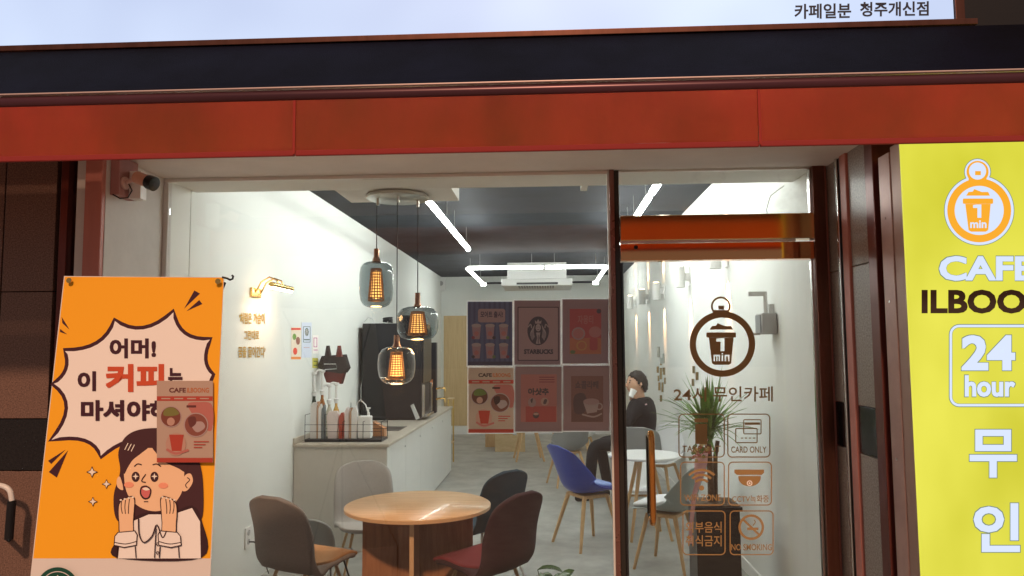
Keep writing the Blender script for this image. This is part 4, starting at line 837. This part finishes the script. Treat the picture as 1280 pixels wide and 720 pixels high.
for k in range(46):
    a = random.uniform(0, 6.28); e = random.uniform(.2, 1.3); c = Vector((X(453, 6.9), 6.92, ch + .13)); dv = Vector((math.cos(a) * math.cos(e), math.sin(a) * math.cos(e), math.sin(e))); p_ = c + dv * random.uniform(.02, .075); s_ = dv.cross(Vector((.3, .2, 1))).normalized() * .012
    b.add([p_ - s_, p_ + dv * .02 - Vector((0, 0, .004)), p_ + s_, p_ - dv * .02], [(0, 1, 2, 3)], leaf2)
b.build('foliage', t, kind='stuff')
MB().tube([tuple(at_y(444, 520, 6.72)), tuple(at_y(446, 504, 6.72)), tuple(at_y(451, 500, 6.72)), tuple(at_y(457, 506, 6.72)), tuple(at_y(461, 518, 6.72))], .006, white_p, 8).build('white_hose', t)
t = thing('wooden_box', (X(474, 6.8), 6.85, ch), 'small orange wooden box beside the rack on the counter', 'box')
ob = mat('orange_wood_box', (.55, .25, .11), .5, noise=.2)
MB().slab([(X(466, 6.8), 6.84, ch + .001), (X(480, 6.8), 6.84, ch + .001), (X(480, 6.8), 6.84, ch + .085), (X(466, 6.8), 6.84, ch + .15)], (0, .10, 0), ob).build('box', t)
# sleeves holder on the wall
t = thing('cup_holder', tuple(at_x(415, 478, XL)), 'dark angular wall mounted cup holder with two pointed tubes', 'cup holder')
dk = mat('dark_brown_gloss', (.035, .022, .022), .18); dr = mat('dark_red_gloss', (.13, .022, .018), .2)
yk = 7.03; K = lambda px_, py_, d_=0: tuple(at_y(px_, py_, yk + d_))
MB().slab([K(398, 455), K(402, 445), K(430, 443), K(435, 460), K(431, 466), K(426, 467), K(399, 463)], (0, .10, 0), dk).build('body', t)
MB().slab([K(403, 463.8, .006), K(430, 466.5, .006), K(426, 480), K(408, 478)], (0, .08, 0), dr).build('lower_body', t)
for (a_, m_) in ((410, dk), (424, dr)): MB().tube([K(a_, 446, -.01), K(a_, 432, -.01)], [.036, .017], m_, 8).build('tube', t)
MB().tube([K(405, 455, -.01), K(420, 455, -.01), K(421, 461, -.01), K(406, 462, -.01)], .005, steel, 6).build('clip', t)
# big black machine
my = 8.55; mx0, mx1 = X(453, my), X(528, my); mz1 = at_y(490, 404, my).z
t = thing('coffee_machine', ((mx0 + mx1) / 2, my, ch), 'tall black self service coffee machine standing on the counter', 'machine')
bx('cabinet', t, mx0, mx1 - .01, my, my + .62, ch + .02, mz1, blackmatte, .012)
bx('rear_case', t, XL + .03, mx0 - .003, my + .06, my + .6, ch + .02, mz1 - .10, blackmatte, .008)
bx('front_panel', t, mx1 - .009, mx1 + .01, my + .02, my + .6, ch + .42, mz1 - .03, black_m, .004)
for (a_, c_) in ((.02, .05), (.55, .60)):
    bx('steel_edge', t, mx1 - .009, mx1 + .022, my + a_, my + c_, ch + .03, ch + .40, steel, .003)
bx('drip_tray', t, mx1 - .009, mx1 + .05, my + .06, my + .54, ch + .03, ch + .06, steel, .004)
bx('foot', t, mx0 + .02, mx1 - .04, my + .02, my + .58, ch + .001, ch + .019, blackmatte)
MB().tube([(mx0 - .0, my - .006, ch + .42), (mx0 + .0, my - .03, ch + .40), (mx0 + .0, my - .03, ch + .25), (mx0, my - .006, ch + .23)], .006, steel, 6).build('side_handle', t)
t = thing('cable_coil', (X(480, my), my + .25, mz1), 'coil of black and white cable lying on the coffee machine', 'cable')
b = MB(); b.tube([tuple(at_y(455, 403, my + .2)), tuple(at_y(460, 397, my + .2)), tuple(at_y(466, 399, my + .2)), tuple(at_y(468, 403, my + .2))], .006, white_p, 6)
b.tube([(X(480, my) + .05 * math.cos(q_ / 3), my + .2 + .05 * math.sin(q_ / 3), mz1 + .02 + .004 * q_ / 3) for q_ in range(40)], .012, cord_m, 6)
b.tube([tuple(at_y(484, 403, my + .2)), tuple(at_y(489, 396, my + .2)), tuple(at_y(495, 398, my + .2)), tuple(at_y(497, 403, my + .2))], .006, white_p, 6); b.build('loops', t)
t = thing('router_box', (X(499, my), my + .2, mz1), 'small black box on top of the coffee machine', 'box')
bx('case', t, X(492, my), X(507, my), my + .25, my + .5, mz1 + .001, mz1 + .10, blackmatte, .006)
t = thing('tap_tower', (-1.55, 9.6, ch), 'black dispenser column with brass taps at the far counter end', 'dispenser')
bx('column', t, X(539, 9.5), X(545, 9.5), 9.5, 9.62, ch + .001, at_y(541, 428, 9.5).z, blackmatte, .006)
for py_ in (486, 499): MB().tube([tuple(at_y(545, py_, 9.5)), tuple(at_y(550, py_ - 1, 9.5)), tuple(at_y(556, py_ - 1, 9.5)), tuple(at_y(556, py_ + 4, 9.5))], .011, gold_m, 8).build('tap', t)
t = thing('orange_cup_stack', (X(535, 9.3), 9.35, 1.35), 'orange cups on the small shelf before the dispenser column', 'cups')
MB().lathe([(0, 0), (.035, 0), (.045, .08), (.040, .085), (.046, .12), (0, .12)], (X(536, 9.3), 9.35, at_y(536, 487, 9.3).z), mat('orange_cup', (.62, .22, .08), .5), 16).build('cups', t)
MB().tube([(X(536, 9.3), 9.35, at_y(536, 487, 9.3).z - .001), (X(536, 9.3), 9.35, ch + .002)], .012, steel, 8).build('stand', t)
t = thing('acrylic_sign', (-1.5, 8.1, ch), 'small clear acrylic sign leaning by the coffee machine', 'sign')
MB().slab([tuple(at_y(a_, b_, 8.1)) for a_, b_ in ((513, 507), (516, 505), (524, 523), (520, 525))], (0, .05, 0), mat('acrylic_grey', (.5, .52, .52), .1)).build('plate', t)
t = thing('brass_trolley', (X(565, 11.4), 11.4, 0), 'slim brass rail stand beyond the counter end', 'stand')
for px_ in (560.5, 564.5): MB().tube([(X(px_, 11.3), 11.3 + .2 * (px_ > 562), 0), (X(px_, 11.3), 11.3 + .2 * (px_ > 562), .95)], .012, gold_m, 6).build('upright', t)
for z in (.3, .95): bx('shelf', t, X(559, 11.3), X(566, 11.3), 11.28, 11.52, z, z + .015, ply)

# ================================================================== CHAIRS
def interp(keys, t):
    for i in range(len(keys) - 1):
        if t <= keys[i + 1][0] or i == len(keys) - 2:
            k = lambda j: keys[max(0, min(len(keys) - 1, j))]
            p0, a, b, p3 = k(i - 1), k(i), k(i + 1), k(i + 2); h = b[0] - a[0]; u = (t - a[0]) / h; out = []
            for q in range(1, len(a)):
                m0 = (b[q] - p0[q]) / max(1e-6, b[0] - p0[0]) * h; m1 = (p3[q] - a[q]) / max(1e-6, p3[0] - a[0]) * h
                out.append((2 * u ** 3 - 3 * u * u + 1) * a[q] + (u ** 3 - 2 * u * u + u) * m0 + (3 * u * u - 2 * u ** 3) * b[q] + (u ** 3 - u * u) * m1)
            return out
SH = {'soft': [(0, .235, .420, .215, 0), (.2, .12, .438, .228, .01), (.36, -.04, .415, .232, .018), (.46, -.16, .410, .230, .03), (.54, -.215, .475, .228, .045), (.66, -.235, .60, .226, .05), (.8, -.262, .71, .218, .045), (.92, -.285, .795, .208, .03), (1, -.300, .842, .200, .015)],
      'tulip': [(0, .245, .450, .225, 0), (.2, .12, .455, .238, .02), (.36, -.03, .435, .246, .06), (.46, -.14, .44, .248, .10), (.54, -.20, .49, .246, .12), (.66, -.24, .585, .238, .11), (.8, -.275, .69, .225, .08), (.92, -.305, .78, .212, .05), (1, -.325, .835, .205, .03)]}
def shell(kind, m, thick, sel=(0, 1), lift=0., shrink=1.):
    nt_, ns = 30, 14; vs = []; fs = []
    for i in range(nt_ + 1):
        a_ = i / nt_; a_ = .5 - .5 * math.cos(math.pi * a_) * (1 - .25 * math.sin(math.pi * a_)); t = sel[0] + (sel[1] - sel[0]) * a_
        y, z, w, e = interp(SH[kind], t); y2, z2, *_ = interp(SH[kind], min(1, t + .02)); y1, z1, *_ = interp(SH[kind], max(0, t - .02))
        # rounded outline at the front edge and at the top
        f0, f1 = (.16, .20) if kind == 'soft' else (.14, .17)
        ts = (t - sel[0]) / (sel[1] - sel[0])
        if ts < f0: w *= max(.10, 1 - (1 - ts / f0) ** 2.6) ** .5
        if ts > 1 - f1: w *= max(.10, 1 - (1 - (1 - ts) / f1) ** 2.6) ** .5
        tx, tz = y2 - y1, z2 - z1; l = math.hypot(tx, tz); ny, nz = tz / l, -tx / l
        if nz < 0 and t < .4: ny, nz = -ny, -nz
        if t >= .4 and ny < 0: ny, nz = -ny, -nz
        for j in range(ns + 1):
            s = -1 + 2 * j / ns; c = abs(s * w / .22) ** 2.4
            vs.append((w * s * shrink, y + ny * (e * c + lift), z + nz * (e * c + lift)))
    for i in range(nt_):
        for j in range(ns): a = i * (ns + 1) + j; fs.append((a, a + 1, a + ns + 2, a + ns + 1))
    b = MB(); b.flat = True; b.add(vs, fs, m, True); return b
def finish_shell(o, th):
    s = o.modifiers.new('thick', 'SOLIDIFY'); s.thickness = th; s.offset = 0; s.use_rim = True
    u = o.modifiers.new('round', 'SUBSURF'); u.levels = 1; u.render_levels = 1; return o
def chair(kind, seatm, cushm, legm, loc, face, lab, grp, sc=1., cushion=None):
    t = thing('chair', loc, lab, 'chair', grp, math.atan2(-face[0], face[1])); t.scale = (sc, sc, sc)
    finish_shell(shell(kind, seatm, .02).build('seat_shell', t, local=True), .030 if kind == 'soft' else .011)
    if kind == 'tulip': finish_shell(shell(kind, cushm, .02, (.04, .42), .022, .84).build('cushion', t, local=True), .030)
    if cushion: finish_shell(shell(kind, cushion, .02, (.0, .40), .014, .94).build('cushion', t, local=True), .024)  # added pad, its colour paints the coloured light on the seat
    b = MB()
    if kind == 'soft':
        for (a, c) in (((-.13, .12), (.13, -.10)), ((.13, .12), (-.13, -.10))): b.tube([(*a, .392), (*c, .392)], .009, blackmatte, 6)
        b.box(-.1, .1, -.1, .1, .388, .408, blackmatte)
    else: b.box(-.13, .13, -.12, .12, .395, .425, beech, .008)
    b.build('underframe', t, local=True)
    for sx_ in (-1, 1):
        for sy_ in (-1, 1):
            top = (.12 * sx_, .11 * sy_, .415 if kind != 'soft' else .395); bot = (.215 * sx_, .215 * sy_ - (.02 if sy_ > 0 else 0), 0)
            r_ = (.011, .008) if kind == 'soft' else (.019, .012)
            MB().tube([top, bot], r_, legm, 10).build('leg', t, local=True)
    return t
fab_warmlit = fabric('warm_lit_fabric', (.50, .27, .12)); fab_redlit = fabric('red_lit_fabric', (.20, .025, .035))  # warm light falling on the seats, put into the pad colours
G1 = 'padded shell chairs around the round oak table'; G2 = 'plastic shell chairs on beech legs further inside'
chair('soft', fab_taupe, None, beech, (-1.48, 4.58, 0), (.44, .90), 'taupe fabric chair seen from behind, left of the round oak table', G1, 1.03, cushion=fab_warmlit)
chair('soft', fab_grey, None, beech, (-1.36, 5.60, 0), (.38, -.92), 'light grey fabric chair facing out between table and counter', G1)
chair('soft', fab_teal, None, white_m, (-.50, 5.66, 0), (-.68, .66), 'dark teal fabric chair on the far right of the round table', G1, .99)
chair('soft', fab_plum, None, beech, (-.40, 4.55, 0), (-.80, .60), 'plum purple fabric chair nearest the window, right of the round table', G1, 1.05, cushion=fab_redlit)
chair('soft', fab_stool, None, blackmatte, (-1.58, 5.32, 0), (.3, .95), 'low cool grey chair half hidden by the taupe chair', G1, .66)
chair('tulip', pl_blue, cu_blue, beech, (.31, 6.72, 0), (.85, .50), 'royal blue shell chair on beech legs near the window post', G2, 1.05)
chair('tulip', pl_teal, cu_white, beech, (.90, 6.08, 0), (-.86, .5), 'grey green shell chair with white cushion behind the door handle', G2, 1.0)
chair('tulip', pl_white, cu_white, beech, (.82, 7.45, 0), (.0, -1), 'white shell chair tucked under the small white table, facing out', G2, .72)
chair('tulip', pl_grey, cu_white, beech, (.88, 8.02, 0), (.10, 1), 'grey shell chair back in front of the seated man', G2, 1.09)
chair('tulip', pl_white, cu_white, beech, (1.2, 8.55, 0), (-.55, -.8), 'white shell chair against the right wall behind the white table', G2)
chair('tulip', pl_grey, pl_grey, beech, (.20, 9.6, 0), (-.3, .9), 'grey shell chair partly hidden by the window posters', G2)
chair('tulip', pl_white, cu_white, beech, (.42, 11.0, 0), (-.9, .3), 'far white shell chair at the wooden leg table', G2)

# ================================================================== ROUND TABLE
T = (-.845, 4.80)
tb = thing('round_table', (*T, 0), 'round oak table with crossed brown wood panel base inside the window', 'table')
MB().lathe([(0, .700), (.447, .700), (.455, .704), (.455, .724), (.450, .728), (0, .728)], (*T, 0), topwood, 72).build('tabletop', tb)
MB().lathe([(.4562, .7045), (.4575, .7045), (.4575, .7235), (.4562, .7235)], (*T, 0), edgewood, 72).build('edge_band', tb)
rt = R(4)
def rot2(x, y): return (T[0] + x * math.cos(rt) - y * math.sin(rt), T[1] + x * math.sin(rt) + y * math.cos(rt))
for (x0, x1, y0, y1, m) in ((-.345, .345, -.0125, .0125, walnut), (-.0125, .0125, -.345, -.0135, walnut), (-.0125, .0125, .0135, .345, walnut)):
    q = [rot2(x0, y0), rot2(x1, y0), rot2(x1, y1), rot2(x0, y1)]
    MB().slab([(*p_, 0.001) for p_ in q], (0, 0, .698), m).build('base_panel', tb)
q = [rot2(-.0126, -.3485), rot2(.0126, -.3485), rot2(.0126, -.3455), rot2(-.0126, -.3455)]
MB().slab([(*p_, .001) for p_ in q], (0, 0, .698), edgewood).build('edge_band', tb)

def leg_table(x, y, r, h, topm, lab, spread=.26, lr=.02):
    t = thing('cafe_table', (x, y, 0), lab, 'table')
    MB().lathe([(0, h - .022), (r - .006, h - .022), (r, h - .016), (r, h - .004), (r - .004, h), (0, h)], (x, y, 0), topm, 48).build('tabletop', t)
    for k in range(4):
        q = R(45 + 90 * k + 8); MB().tube([(x + .07 * math.cos(q), y + .07 * math.sin(q), h - .024), (x + spread * math.cos(q), y + spread * math.sin(q), 0)], (lr, lr * .65), beech, 10).build('leg', t)
    bx('apron', t, x - .06, x + .06, y - .06, y + .06, h - .05, h - .0235, blackmatte)
leg_table(.845, 7.0, .33, .735, pl_white, 'small round white table before the seated man')
leg_table(X(659, 11.5), 11.7, .34, .735, pl_white, 'round table on splayed wooden legs at the back of the room', .30, .024)
# birch bench with cut out sides, at the back
t = thing('plywood_bench', (-.75, 12.8, 0), 'pale plywood bench with U shaped cutouts at the back', 'bench')
for yy, x0, x1, m in ((12.6, 618, 655, ply), (13.2, 606, 640, beech)):
    a, b_ = X(x0, yy), X(x1, yy); w = b_ - a; h = .52
    MB().slab([(a, yy, .001), (b_, yy, .001), (b_, yy, h * .75), (b_ + .06, yy, h * .78), (b_ + .06, yy, h), (b_ - w * .28, yy, h), (b_ - w * .28, yy, h * .52), (a + w * .28, yy, h * .52), (a + w * .28, yy, h), (a - .06, yy, h), (a - .06, yy, h * .78), (a, yy, h * .75)], (0, .03, 0), m).build('side_panel', t)
bx('seat', t, X(614, 12.6), X(660, 12.6), 12.55, 13.3, .521, .545, ply, .003)
t = thing('plywood_bench', (.3, 12.9, 0), 'low wooden bench behind the grey chair, right of the splayed table', 'bench')
bx('seat', t, X(686, 12.6), X(735, 12.6), 12.6, 13.1, .42, .45, beech, .003)
for px_ in (689, 712, 732): bx('side_panel', t, X(px_, 12.6), X(px_, 12.6) + .03, 12.62, 13.08, .001, .419, beech, .002)
q = at_y(683, 541, YB); t = thing('wall_socket', (q.x, YB, q.z), 'small white socket low on the back wall', 'socket'); bx('plate', t, q.x - .12, q.x + .12, YB - .045, YB - .036, .19, .30, white_p, .004); bx('outlet', t, q.x - .07, q.x + .07, YB - .048, YB - .0455, .22, .27, pl_grey)

# ================================================================== PLANTS
py = 5.15; pcx = X(885, py); tz = at_y(885, 628, py).z
t = thing('potted_plant', (pcx, py, 0), 'tall spiky dracaena in a square black planter behind the door', 'plant')
w = .155
b = MB(); b.slab([(pcx - w * .9, py - w * .9, 0.001), (pcx + w * .9, py - w * .9, 0.001), (pcx + w * .9, py + w * .9, 0.001), (pcx - w * .9, py + w * .9, 0.001)], (0, 0, tz - .03), black_m)
b.build('planter', t); bx('rim', t, pcx - w, pcx + w, py - w, py + w, tz - .028, tz, black_m, .004); bx('soil', t, pcx - w + .015, pcx + w - .015, py - w + .015, py + w - .015, tz + .001, tz + .006, bark)
tp = at_y(884, 548, py)
MB().tube([(pcx - .01, py, tz), (pcx - .012, py, (tz + tp.z) / 2), (tp.x, py, tp.z)], (.024, .021, .022), bark, 10).build('trunk', t)
MB().tube([(pcx + .02, py + .03, tz), (pcx + .03, py + .03, tp.z - .12), (pcx + .05, py + .04, tp.z - .02)], (.018, .015, .014), bark, 8).build('trunk', t)
b = MB(); b.flat = True
for k in range(150):
    a = random.uniform(0, 6.283); el = random.uniform(.42, 1.52); L = random.uniform(.28, .48); base = Vector((tp.x + random.uniform(-.02, .03), py + random.uniform(-.02, .03), tp.z + random.uniform(-.02, .08)))
    hd = Vector((math.cos(a), math.sin(a), 0)); side = hd.cross(Vector((0, 0, 1))); pts = []; n = 7; wd = random.uniform(.008, .016); droop = random.uniform(.08, .42) * (1.25 - el * .7)
    for i in range(n + 1):
        u = i / n; p_ = base + hd * (L * u * math.cos(el)) + Vector((0, 0, 1)) * (L * u * math.sin(el) - droop * u * u * .7); ww = wd * (1 - u ** 2.2) * (.5 + min(1, u * 4) * .5)
        if p_.x > XR - .02: p_.x = XR - .02
        pts += [p_ - side * ww, p_ + Vector((0, 0, -.003 if ww > .002 else 0)), p_ + side * ww]
    fs = []
    for i in range(n): o = i * 3; fs += [(o, o + 1, o + 4, o + 3), (o + 1, o + 2, o + 5, o + 4)]
    b.add(pts, fs, leaf_m, True)
b.build('foliage', t, kind='stuff')
# ribbon and flowers
yb = py - .22
t = thing('bouquet_ribbon', tuple(at_y(874, 565, yb)), 'pink ribbon with small artificial flowers hanging from the tall plant', 'ribbon')
rb = mat('pink_ribbon', (.86, .52, .56), .4, noise=.1); b = MB(); b.flat = True
pp = [(878, 566, 9), (876, 580, 10), (874, 592, 8), (872, 604, 4.5), (868, 618, 3.8), (866, 636, 3.4), (864, 655, 3.2), (863, 668, 2.6), (864, 680, 2)]
vs = []
for i, (x, y, w_) in enumerate(pp):
    a, c = at_y(x - w_ * .8, y, yb + .006 * math.sin(i)), at_y(x + w_ * .8, y, yb - .008 * math.sin(i)); vs += [a, c]
b.add(vs, [(2 * i, 2 * i + 1, 2 * i + 3, 2 * i + 2) for i in range(len(pp) - 1)], rb, True)
o = b.build('ribbon', t); m_ = o.modifiers.new('thick', 'SOLIDIFY'); m_.thickness = .001
b = MB(); fm = [mat('flower_yellow', (.72, .55, .22), .6), mat('flower_red', (.55, .14, .10), .6), mat('flower_leaf', (.20, .30, .08), .6)]
for k in range(44):
    c = at_y(875 + random.gauss(0, 6), 562 + random.gauss(0, 5), yb + random.uniform(-.03, .03)); m_ = fm[k % 3]; a = random.uniform(0, 3)
    for j in range(5):
        q = a + j * 1.2566; d1 = Vector((math.cos(q), random.uniform(-.5, .3), math.sin(q))) * .014; d2 = Vector((-math.sin(q), 0, math.cos(q))) * .005
        b.add([c, c + d1 * .6 + d2, c + d1, c + d1 * .6 - d2], [(0, 1, 2, 3)], m_)
b.flat = True; b.build('flowers', t, kind='stuff')
MB().tube([tuple(at_y(880, 566, yb)), (tp.x, py - .02, tp.z)], .004, rb, 6).build('tie', t)
# leafy plant at the bottom of the window
gx, gy_ = X(684, 4.42), 4.43
t = thing('potted_plant', (gx, gy_, 0), 'low glossy green plant at the foot of the window', 'plant')
MB().lathe([(0, .0), (.09, .0), (.115, .20), (.105, .20), (.10, .17), (0, .17)], (gx, gy_, .001), white_p, 28).build('pot', t)
for k in range(20):
    a = k * 2.4 + random.uniform(-.3, .3); el = random.uniform(.25, 1.3); L = random.uniform(.10, .15); zc = .20; hd = Vector((math.cos(a), math.sin(a), 0)); st_ = Vector((gx, gy_, .17)); base = st_ + hd * (.10 * math.cos(el)) + Vector((0, 0, .05 + .12 * math.sin(el)))
    if k == 0: base = at_y(672, 712, gy_); a = 0
    side = hd.cross(Vector((0, 0, 1))); b = MB(); b.flat = True; n = 6; pts = []
    for i in range(n + 1):
        u = i / n; p_ = base + hd * (L * u) + Vector((0, 0, 1)) * (L * u * math.sin(el) - .05 * u * u); ww = .042 * math.sin(math.pi * min(1, u * .93 + .05)) ** .8
        pts += [p_ - side * ww + Vector((0, 0, .010 * (ww > .01))), p_ - Vector((0, 0, .003)), p_ + side * ww + Vector((0, 0, .010 * (ww > .01)))]
    fs = []
    for i in range(n): o = i * 3; fs += [(o, o + 1, o + 4, o + 3), (o + 1, o + 2, o + 5, o + 4)]
    for v in range(len(pts)): pts[v].y = max(pts[v].y, YG + .03)
    b.add(pts, fs, leaf2, True); b.tube([st_, base], .003, leaf2, 5); b.build('leaf', t)

# ================================================================== PERSON
def skinned(name, verts, edges, radii, m, parent, root=0, sub=2):
    me = bpy.data.meshes.new(name); me.from_pydata([tuple(v) for v in verts], edges, [])
    o = bpy.data.objects.new(name, me); C.objects.link(o)
    sk = o.modifiers.new('skin', 'SKIN'); sk.use_smooth_shade = True; su = o.modifiers.new('sub', 'SUBSURF'); su.levels = sub; su.render_levels = sub
    for i, r in enumerate(radii): me.skin_vertices[0].data[i].radius = (r, r) if not isinstance(r, tuple) else r; me.skin_vertices[0].data[i].use_root = (i == root)
    bpy.context.view_layer.update(); nm = bpy.data.meshes.new_from_object(o.evaluated_get(bpy.context.evaluated_depsgraph_get()))
    o.modifiers.clear(); o.data = nm; nm.materials.clear(); nm.materials.append(m)
    for p_ in nm.polygons: p_.use_smooth = True
    o.parent = parent; o.location = -wloc(parent) if parent else (0, 0, 0)
    return o
yp = 8.75
P_ = lambda x, y, dy=0.: at_y(x, y, yp + dy)
pe = thing('person', (X(800, yp), yp, 0), 'man in black jacket and trousers sitting at the white table holding a white cup', 'person')
skin_m = mat('skin', (.52, .30, .20), .55); jac = mat('black_jacket', (.005, .005, .009), .8, noise=.3, nscale=12, bump=.5, bscale=18); tro = mat('black_trousers', (.006, .007, .010), .85, noise=.2, nscale=12, bump=.4, bscale=20); hairm = mat('black_hair', (.018, .014, .012), .6, bump=.8, bscale=90)
pel = P_(801, 552); ch_ = P_(803, 515); nk = P_(800, 497); hd_ = P_(796, 484)
V = [pel, (pel + ch_) / 2, ch_, nk, hd_ + Vector((.005, 0, -.02)), hd_ + Vector((0, 0, .06))]
shl, shr = ch_ + Vector((-.09, -.15, .08)), ch_ + Vector((.08, .16, .08))
ell_, elr = P_(783, 533, -.20), P_(797, 536, .14); hl, hr = P_(797, 501, -.14), P_(790, 503, -.04)
V += [shl, ell_, hl, shr, elr, hr]
kl, kr = P_(741, 556, -.12), P_(750, 552, .12); al_, ar_ = at_y(737, 620, yp - .16), at_y(760, 615, yp + .1)
al_.z = .10; ar_.z = .10
V += [pel + Vector((-.03, -.10, -.01)), kl, al_, pel + Vector((-.03, .10, -.01)), kr, ar_]
E = [(0, 1), (1, 2), (2, 3), (3, 4), (4, 5), (2, 6), (6, 7), (7, 8), (2, 9), (9, 10), (10, 11), (0, 12), (12, 13), (13, 14), (0, 15), (15, 16), (16, 17)]
skinned('body', V, E, [.13, .12, .13, .055, .078, .085, .055, .042, .032, .055, .042, .032, .08, .055, .04, .08, .055, .04], skin_m, pe)
skinned('jacket', V[:4] + V[6:12], [(0, 1), (1, 2), (2, 3), (2, 4), (4, 5), (5, 6), (2, 7), (7, 8), (8, 9)], [.175, .17, .185, .070, .098, .072, .048, .098, .072, .048], jac, pe)
skinned('trousers', [pel] + V[12:18], [(0, 1), (1, 2), (2, 3), (0, 4), (4, 5), (5, 6)], [.15, .10, .078, .058, .10, .078, .058], tro, pe)
for a_ in (al_, ar_): skinned('shoe', [a_ + Vector((.03, 0, -.055)), a_ + Vector((-.08, -.01, -.06)), a_ + Vector((-.17, -.02, -.07))], [(0, 1), (1, 2)], [.04, .045, .03], black_m, pe)
# face features, ear and hair, looking left and a little towards the window
fd = Vector((-.93, -.36, 0)).normalized(); sd2 = Vector((fd.y, -fd.x, 0)); hc = hd_ + Vector((0, 0, .035))
bm = bmesh.new(); bmesh.ops.create_uvsphere(bm, u_segments=24, v_segments=16, radius=1)
for v in bm.verts:
    c = v.co; n_ = c.copy(); fwd = n_.x; c2 = Vector((n_.x * .118, n_.y * .092, n_.z * .138))
    if fwd > .6 and abs(n_.y) < .35: c2.x += .004
    if n_.z < -.3: c2.x *= 1.02; c2.y *= .86
    v.co = hc + fd * c2.x + sd2 * c2.y + Vector((0, 0, c2.z))
h = MB().bm(bm, skin_m).build('head', pe)
b = MB(); b.tube([hc + fd * .11 + Vector((0, 0, .02)), hc + fd * .138 + Vector((0, 0, -.018)), hc + fd * .118 + Vector((0, 0, -.03))], [.010, .016, .012], skin_m, 8); b.build('nose', h)
for s_ in (-1, 1):
    b = MB(); b.tube([hc + sd2 * (s_ * .088) + Vector((0, 0, .03)), hc + sd2 * (s_ * .101) + Vector((0, 0, 0)), hc + sd2 * (s_ * .088) + Vector((0, 0, -.032))], [.010, .016, .009], skin_m, 8); b.build('ear', h)
    b = MB(); b.tube([hc + fd * .104 + sd2 * (s_ * .034) + Vector((0, 0, .022)), hc + fd * .112 + sd2 * (s_ * .034) + Vector((0, 0, .022))], .009, black_m, 8); b.build('eye', h)
bm = bmesh.new(); bmesh.ops.create_uvsphere(bm, u_segments=36, v_segments=24, radius=1)
kill = []
for v in bm.verts:
    n_ = v.co.copy(); lim = -.62 + .75 * max(0, n_.x + .35) + (.22 if n_.x > .45 else 0)
    rr_ = 1 + .05 * math.sin(n_.x * 17 + n_.y * 9) * math.sin(n_.z * 13) + random.uniform(-.02, .02)
    v.co = hc + fd * (n_.x * .129 * rr_ - .006) + sd2 * (n_.y * .105 * rr_) + Vector((0, 0, n_.z * .154 * rr_ + .004))
    if n_.z < lim: kill.append(v)
bmesh.ops.delete(bm, geom=kill, context='VERTS'); o = MB().bm(bm, hairm).build('hair', pe); m_ = o.modifiers.new('thick', 'SOLIDIFY'); m_.thickness = .008
b = MB(); b.tube([hc + fd * .104 + sd2 * -.022 + Vector((0, 0, -.060)), hc + fd * .112 + Vector((0, 0, -.058)), hc + fd * .104 + sd2 * .022 + Vector((0, 0, -.058))], [.004, .008, .004], mat('lips', (.36, .14, .11), .5), 8); b.build('mouth', h)
for s_ in (-1, 1): MB().tube([hc + fd * .108 + sd2 * (s_ * .018) + Vector((0, 0, .048)), hc + fd * .100 + sd2 * (s_ * .052) + Vector((0, 0, .046))], .005, hairm, 6).build('eyebrow', h)
b = MB(); cp = nk + Vector((.01, 0, -.035)); b.tube([cp + Vector((.075 * math.cos(R(20 * k)), .075 * math.sin(R(20 * k)), .012 * math.cos(R(20 * k)))) for k in range(19)], .024, jac, 8); b.build('collar', pe)
# hands with fingers round the cup
cupc = hl + Vector((-.06, -.02, .085))
for hnd, s_ in ((hl, -1), (hr, 1)):
    d_ = (cupc - hnd).normalized(); sv = d_.cross(Vector((0, 0, 1))).normalized()
    V = [hnd, hnd + d_ * .05]; E = [(0, 1)]; Rr = [.024, .028]
    for f_ in range(4):
        o_ = Vector((0, 0, 1)) * (.026 - .017 * f_); i0 = len(V); V += [hnd + d_ * .07 + o_, hnd + d_ * (.095 - .004 * f_) + o_ + sv * .012 * s_, hnd + d_ * (.105 - .004 * f_) + o_ + sv * .032 * s_]; E += [(1, i0), (i0, i0 + 1), (i0 + 1, i0 + 2)]; Rr += [.010, .009, .0075]
    i0 = len(V); V += [hnd + d_ * .03 + sv * -.02 * s_ + Vector((0, 0, .03)), hnd + d_ * .07 + sv * -.028 * s_ + Vector((0, 0, .045))]; E += [(0, i0), (i0, i0 + 1)]; Rr += [.012, .009]
    skinned('hand', V, E, Rr, skin_m, pe)
t = thing('paper_cup', tuple(cupc), 'white paper cup held up to the seated man’s mouth', 'cup')
ax = (fd * -.5 + Vector((0, 0, 1))).normalized()
MB().tube([cupc - ax * .045, cupc + ax * .045], [.028, .040], white_p, 20).build('cup', t)
b = MB(); b.flat = True
for k in range(9):
    c = P_(801 + (k % 3) * 2.5 + random.uniform(-1, 1), 507 + (k // 3) * 4 + random.uniform(-1, 1), -.178); b.add([c, c + Vector((.022, 0, .010)), c + Vector((.018, 0, .022)), c + Vector((-.004, 0, .012))], [(0, 1, 2, 3)], PAL['palepink'])
b.build('jacket_print', pe)
# door pull rail of the neighbouring unit at the far left
hp = [at_y(a_, b_, 3.5) for a_, b_ in ((-14, 606), (2, 607), (12, 613), (15, 626))]
t = thing('grab_handle', tuple(hp[0]), 'curved white handle with black grip at the left edge', 'handle')
MB().tube(catmull([tuple(v) for v in hp], 5), .012, white_p, 12).build('bar', t)
MB().tube([at_y(15, 626, 3.5), at_y(13.5, 640, 3.5), at_y(11, 674, 3.5)], .019, blackmatte, 12).build('grip', t)
MB().tube([at_y(-14, 606, 3.5), at_y(-14, 606, 3.62)], .012, white_p, 10).build('mount', t); MB().tube([at_y(11, 674, 3.5), at_y(11, 674, 3.62)], .012, blackmatte, 10).build('mount', t)
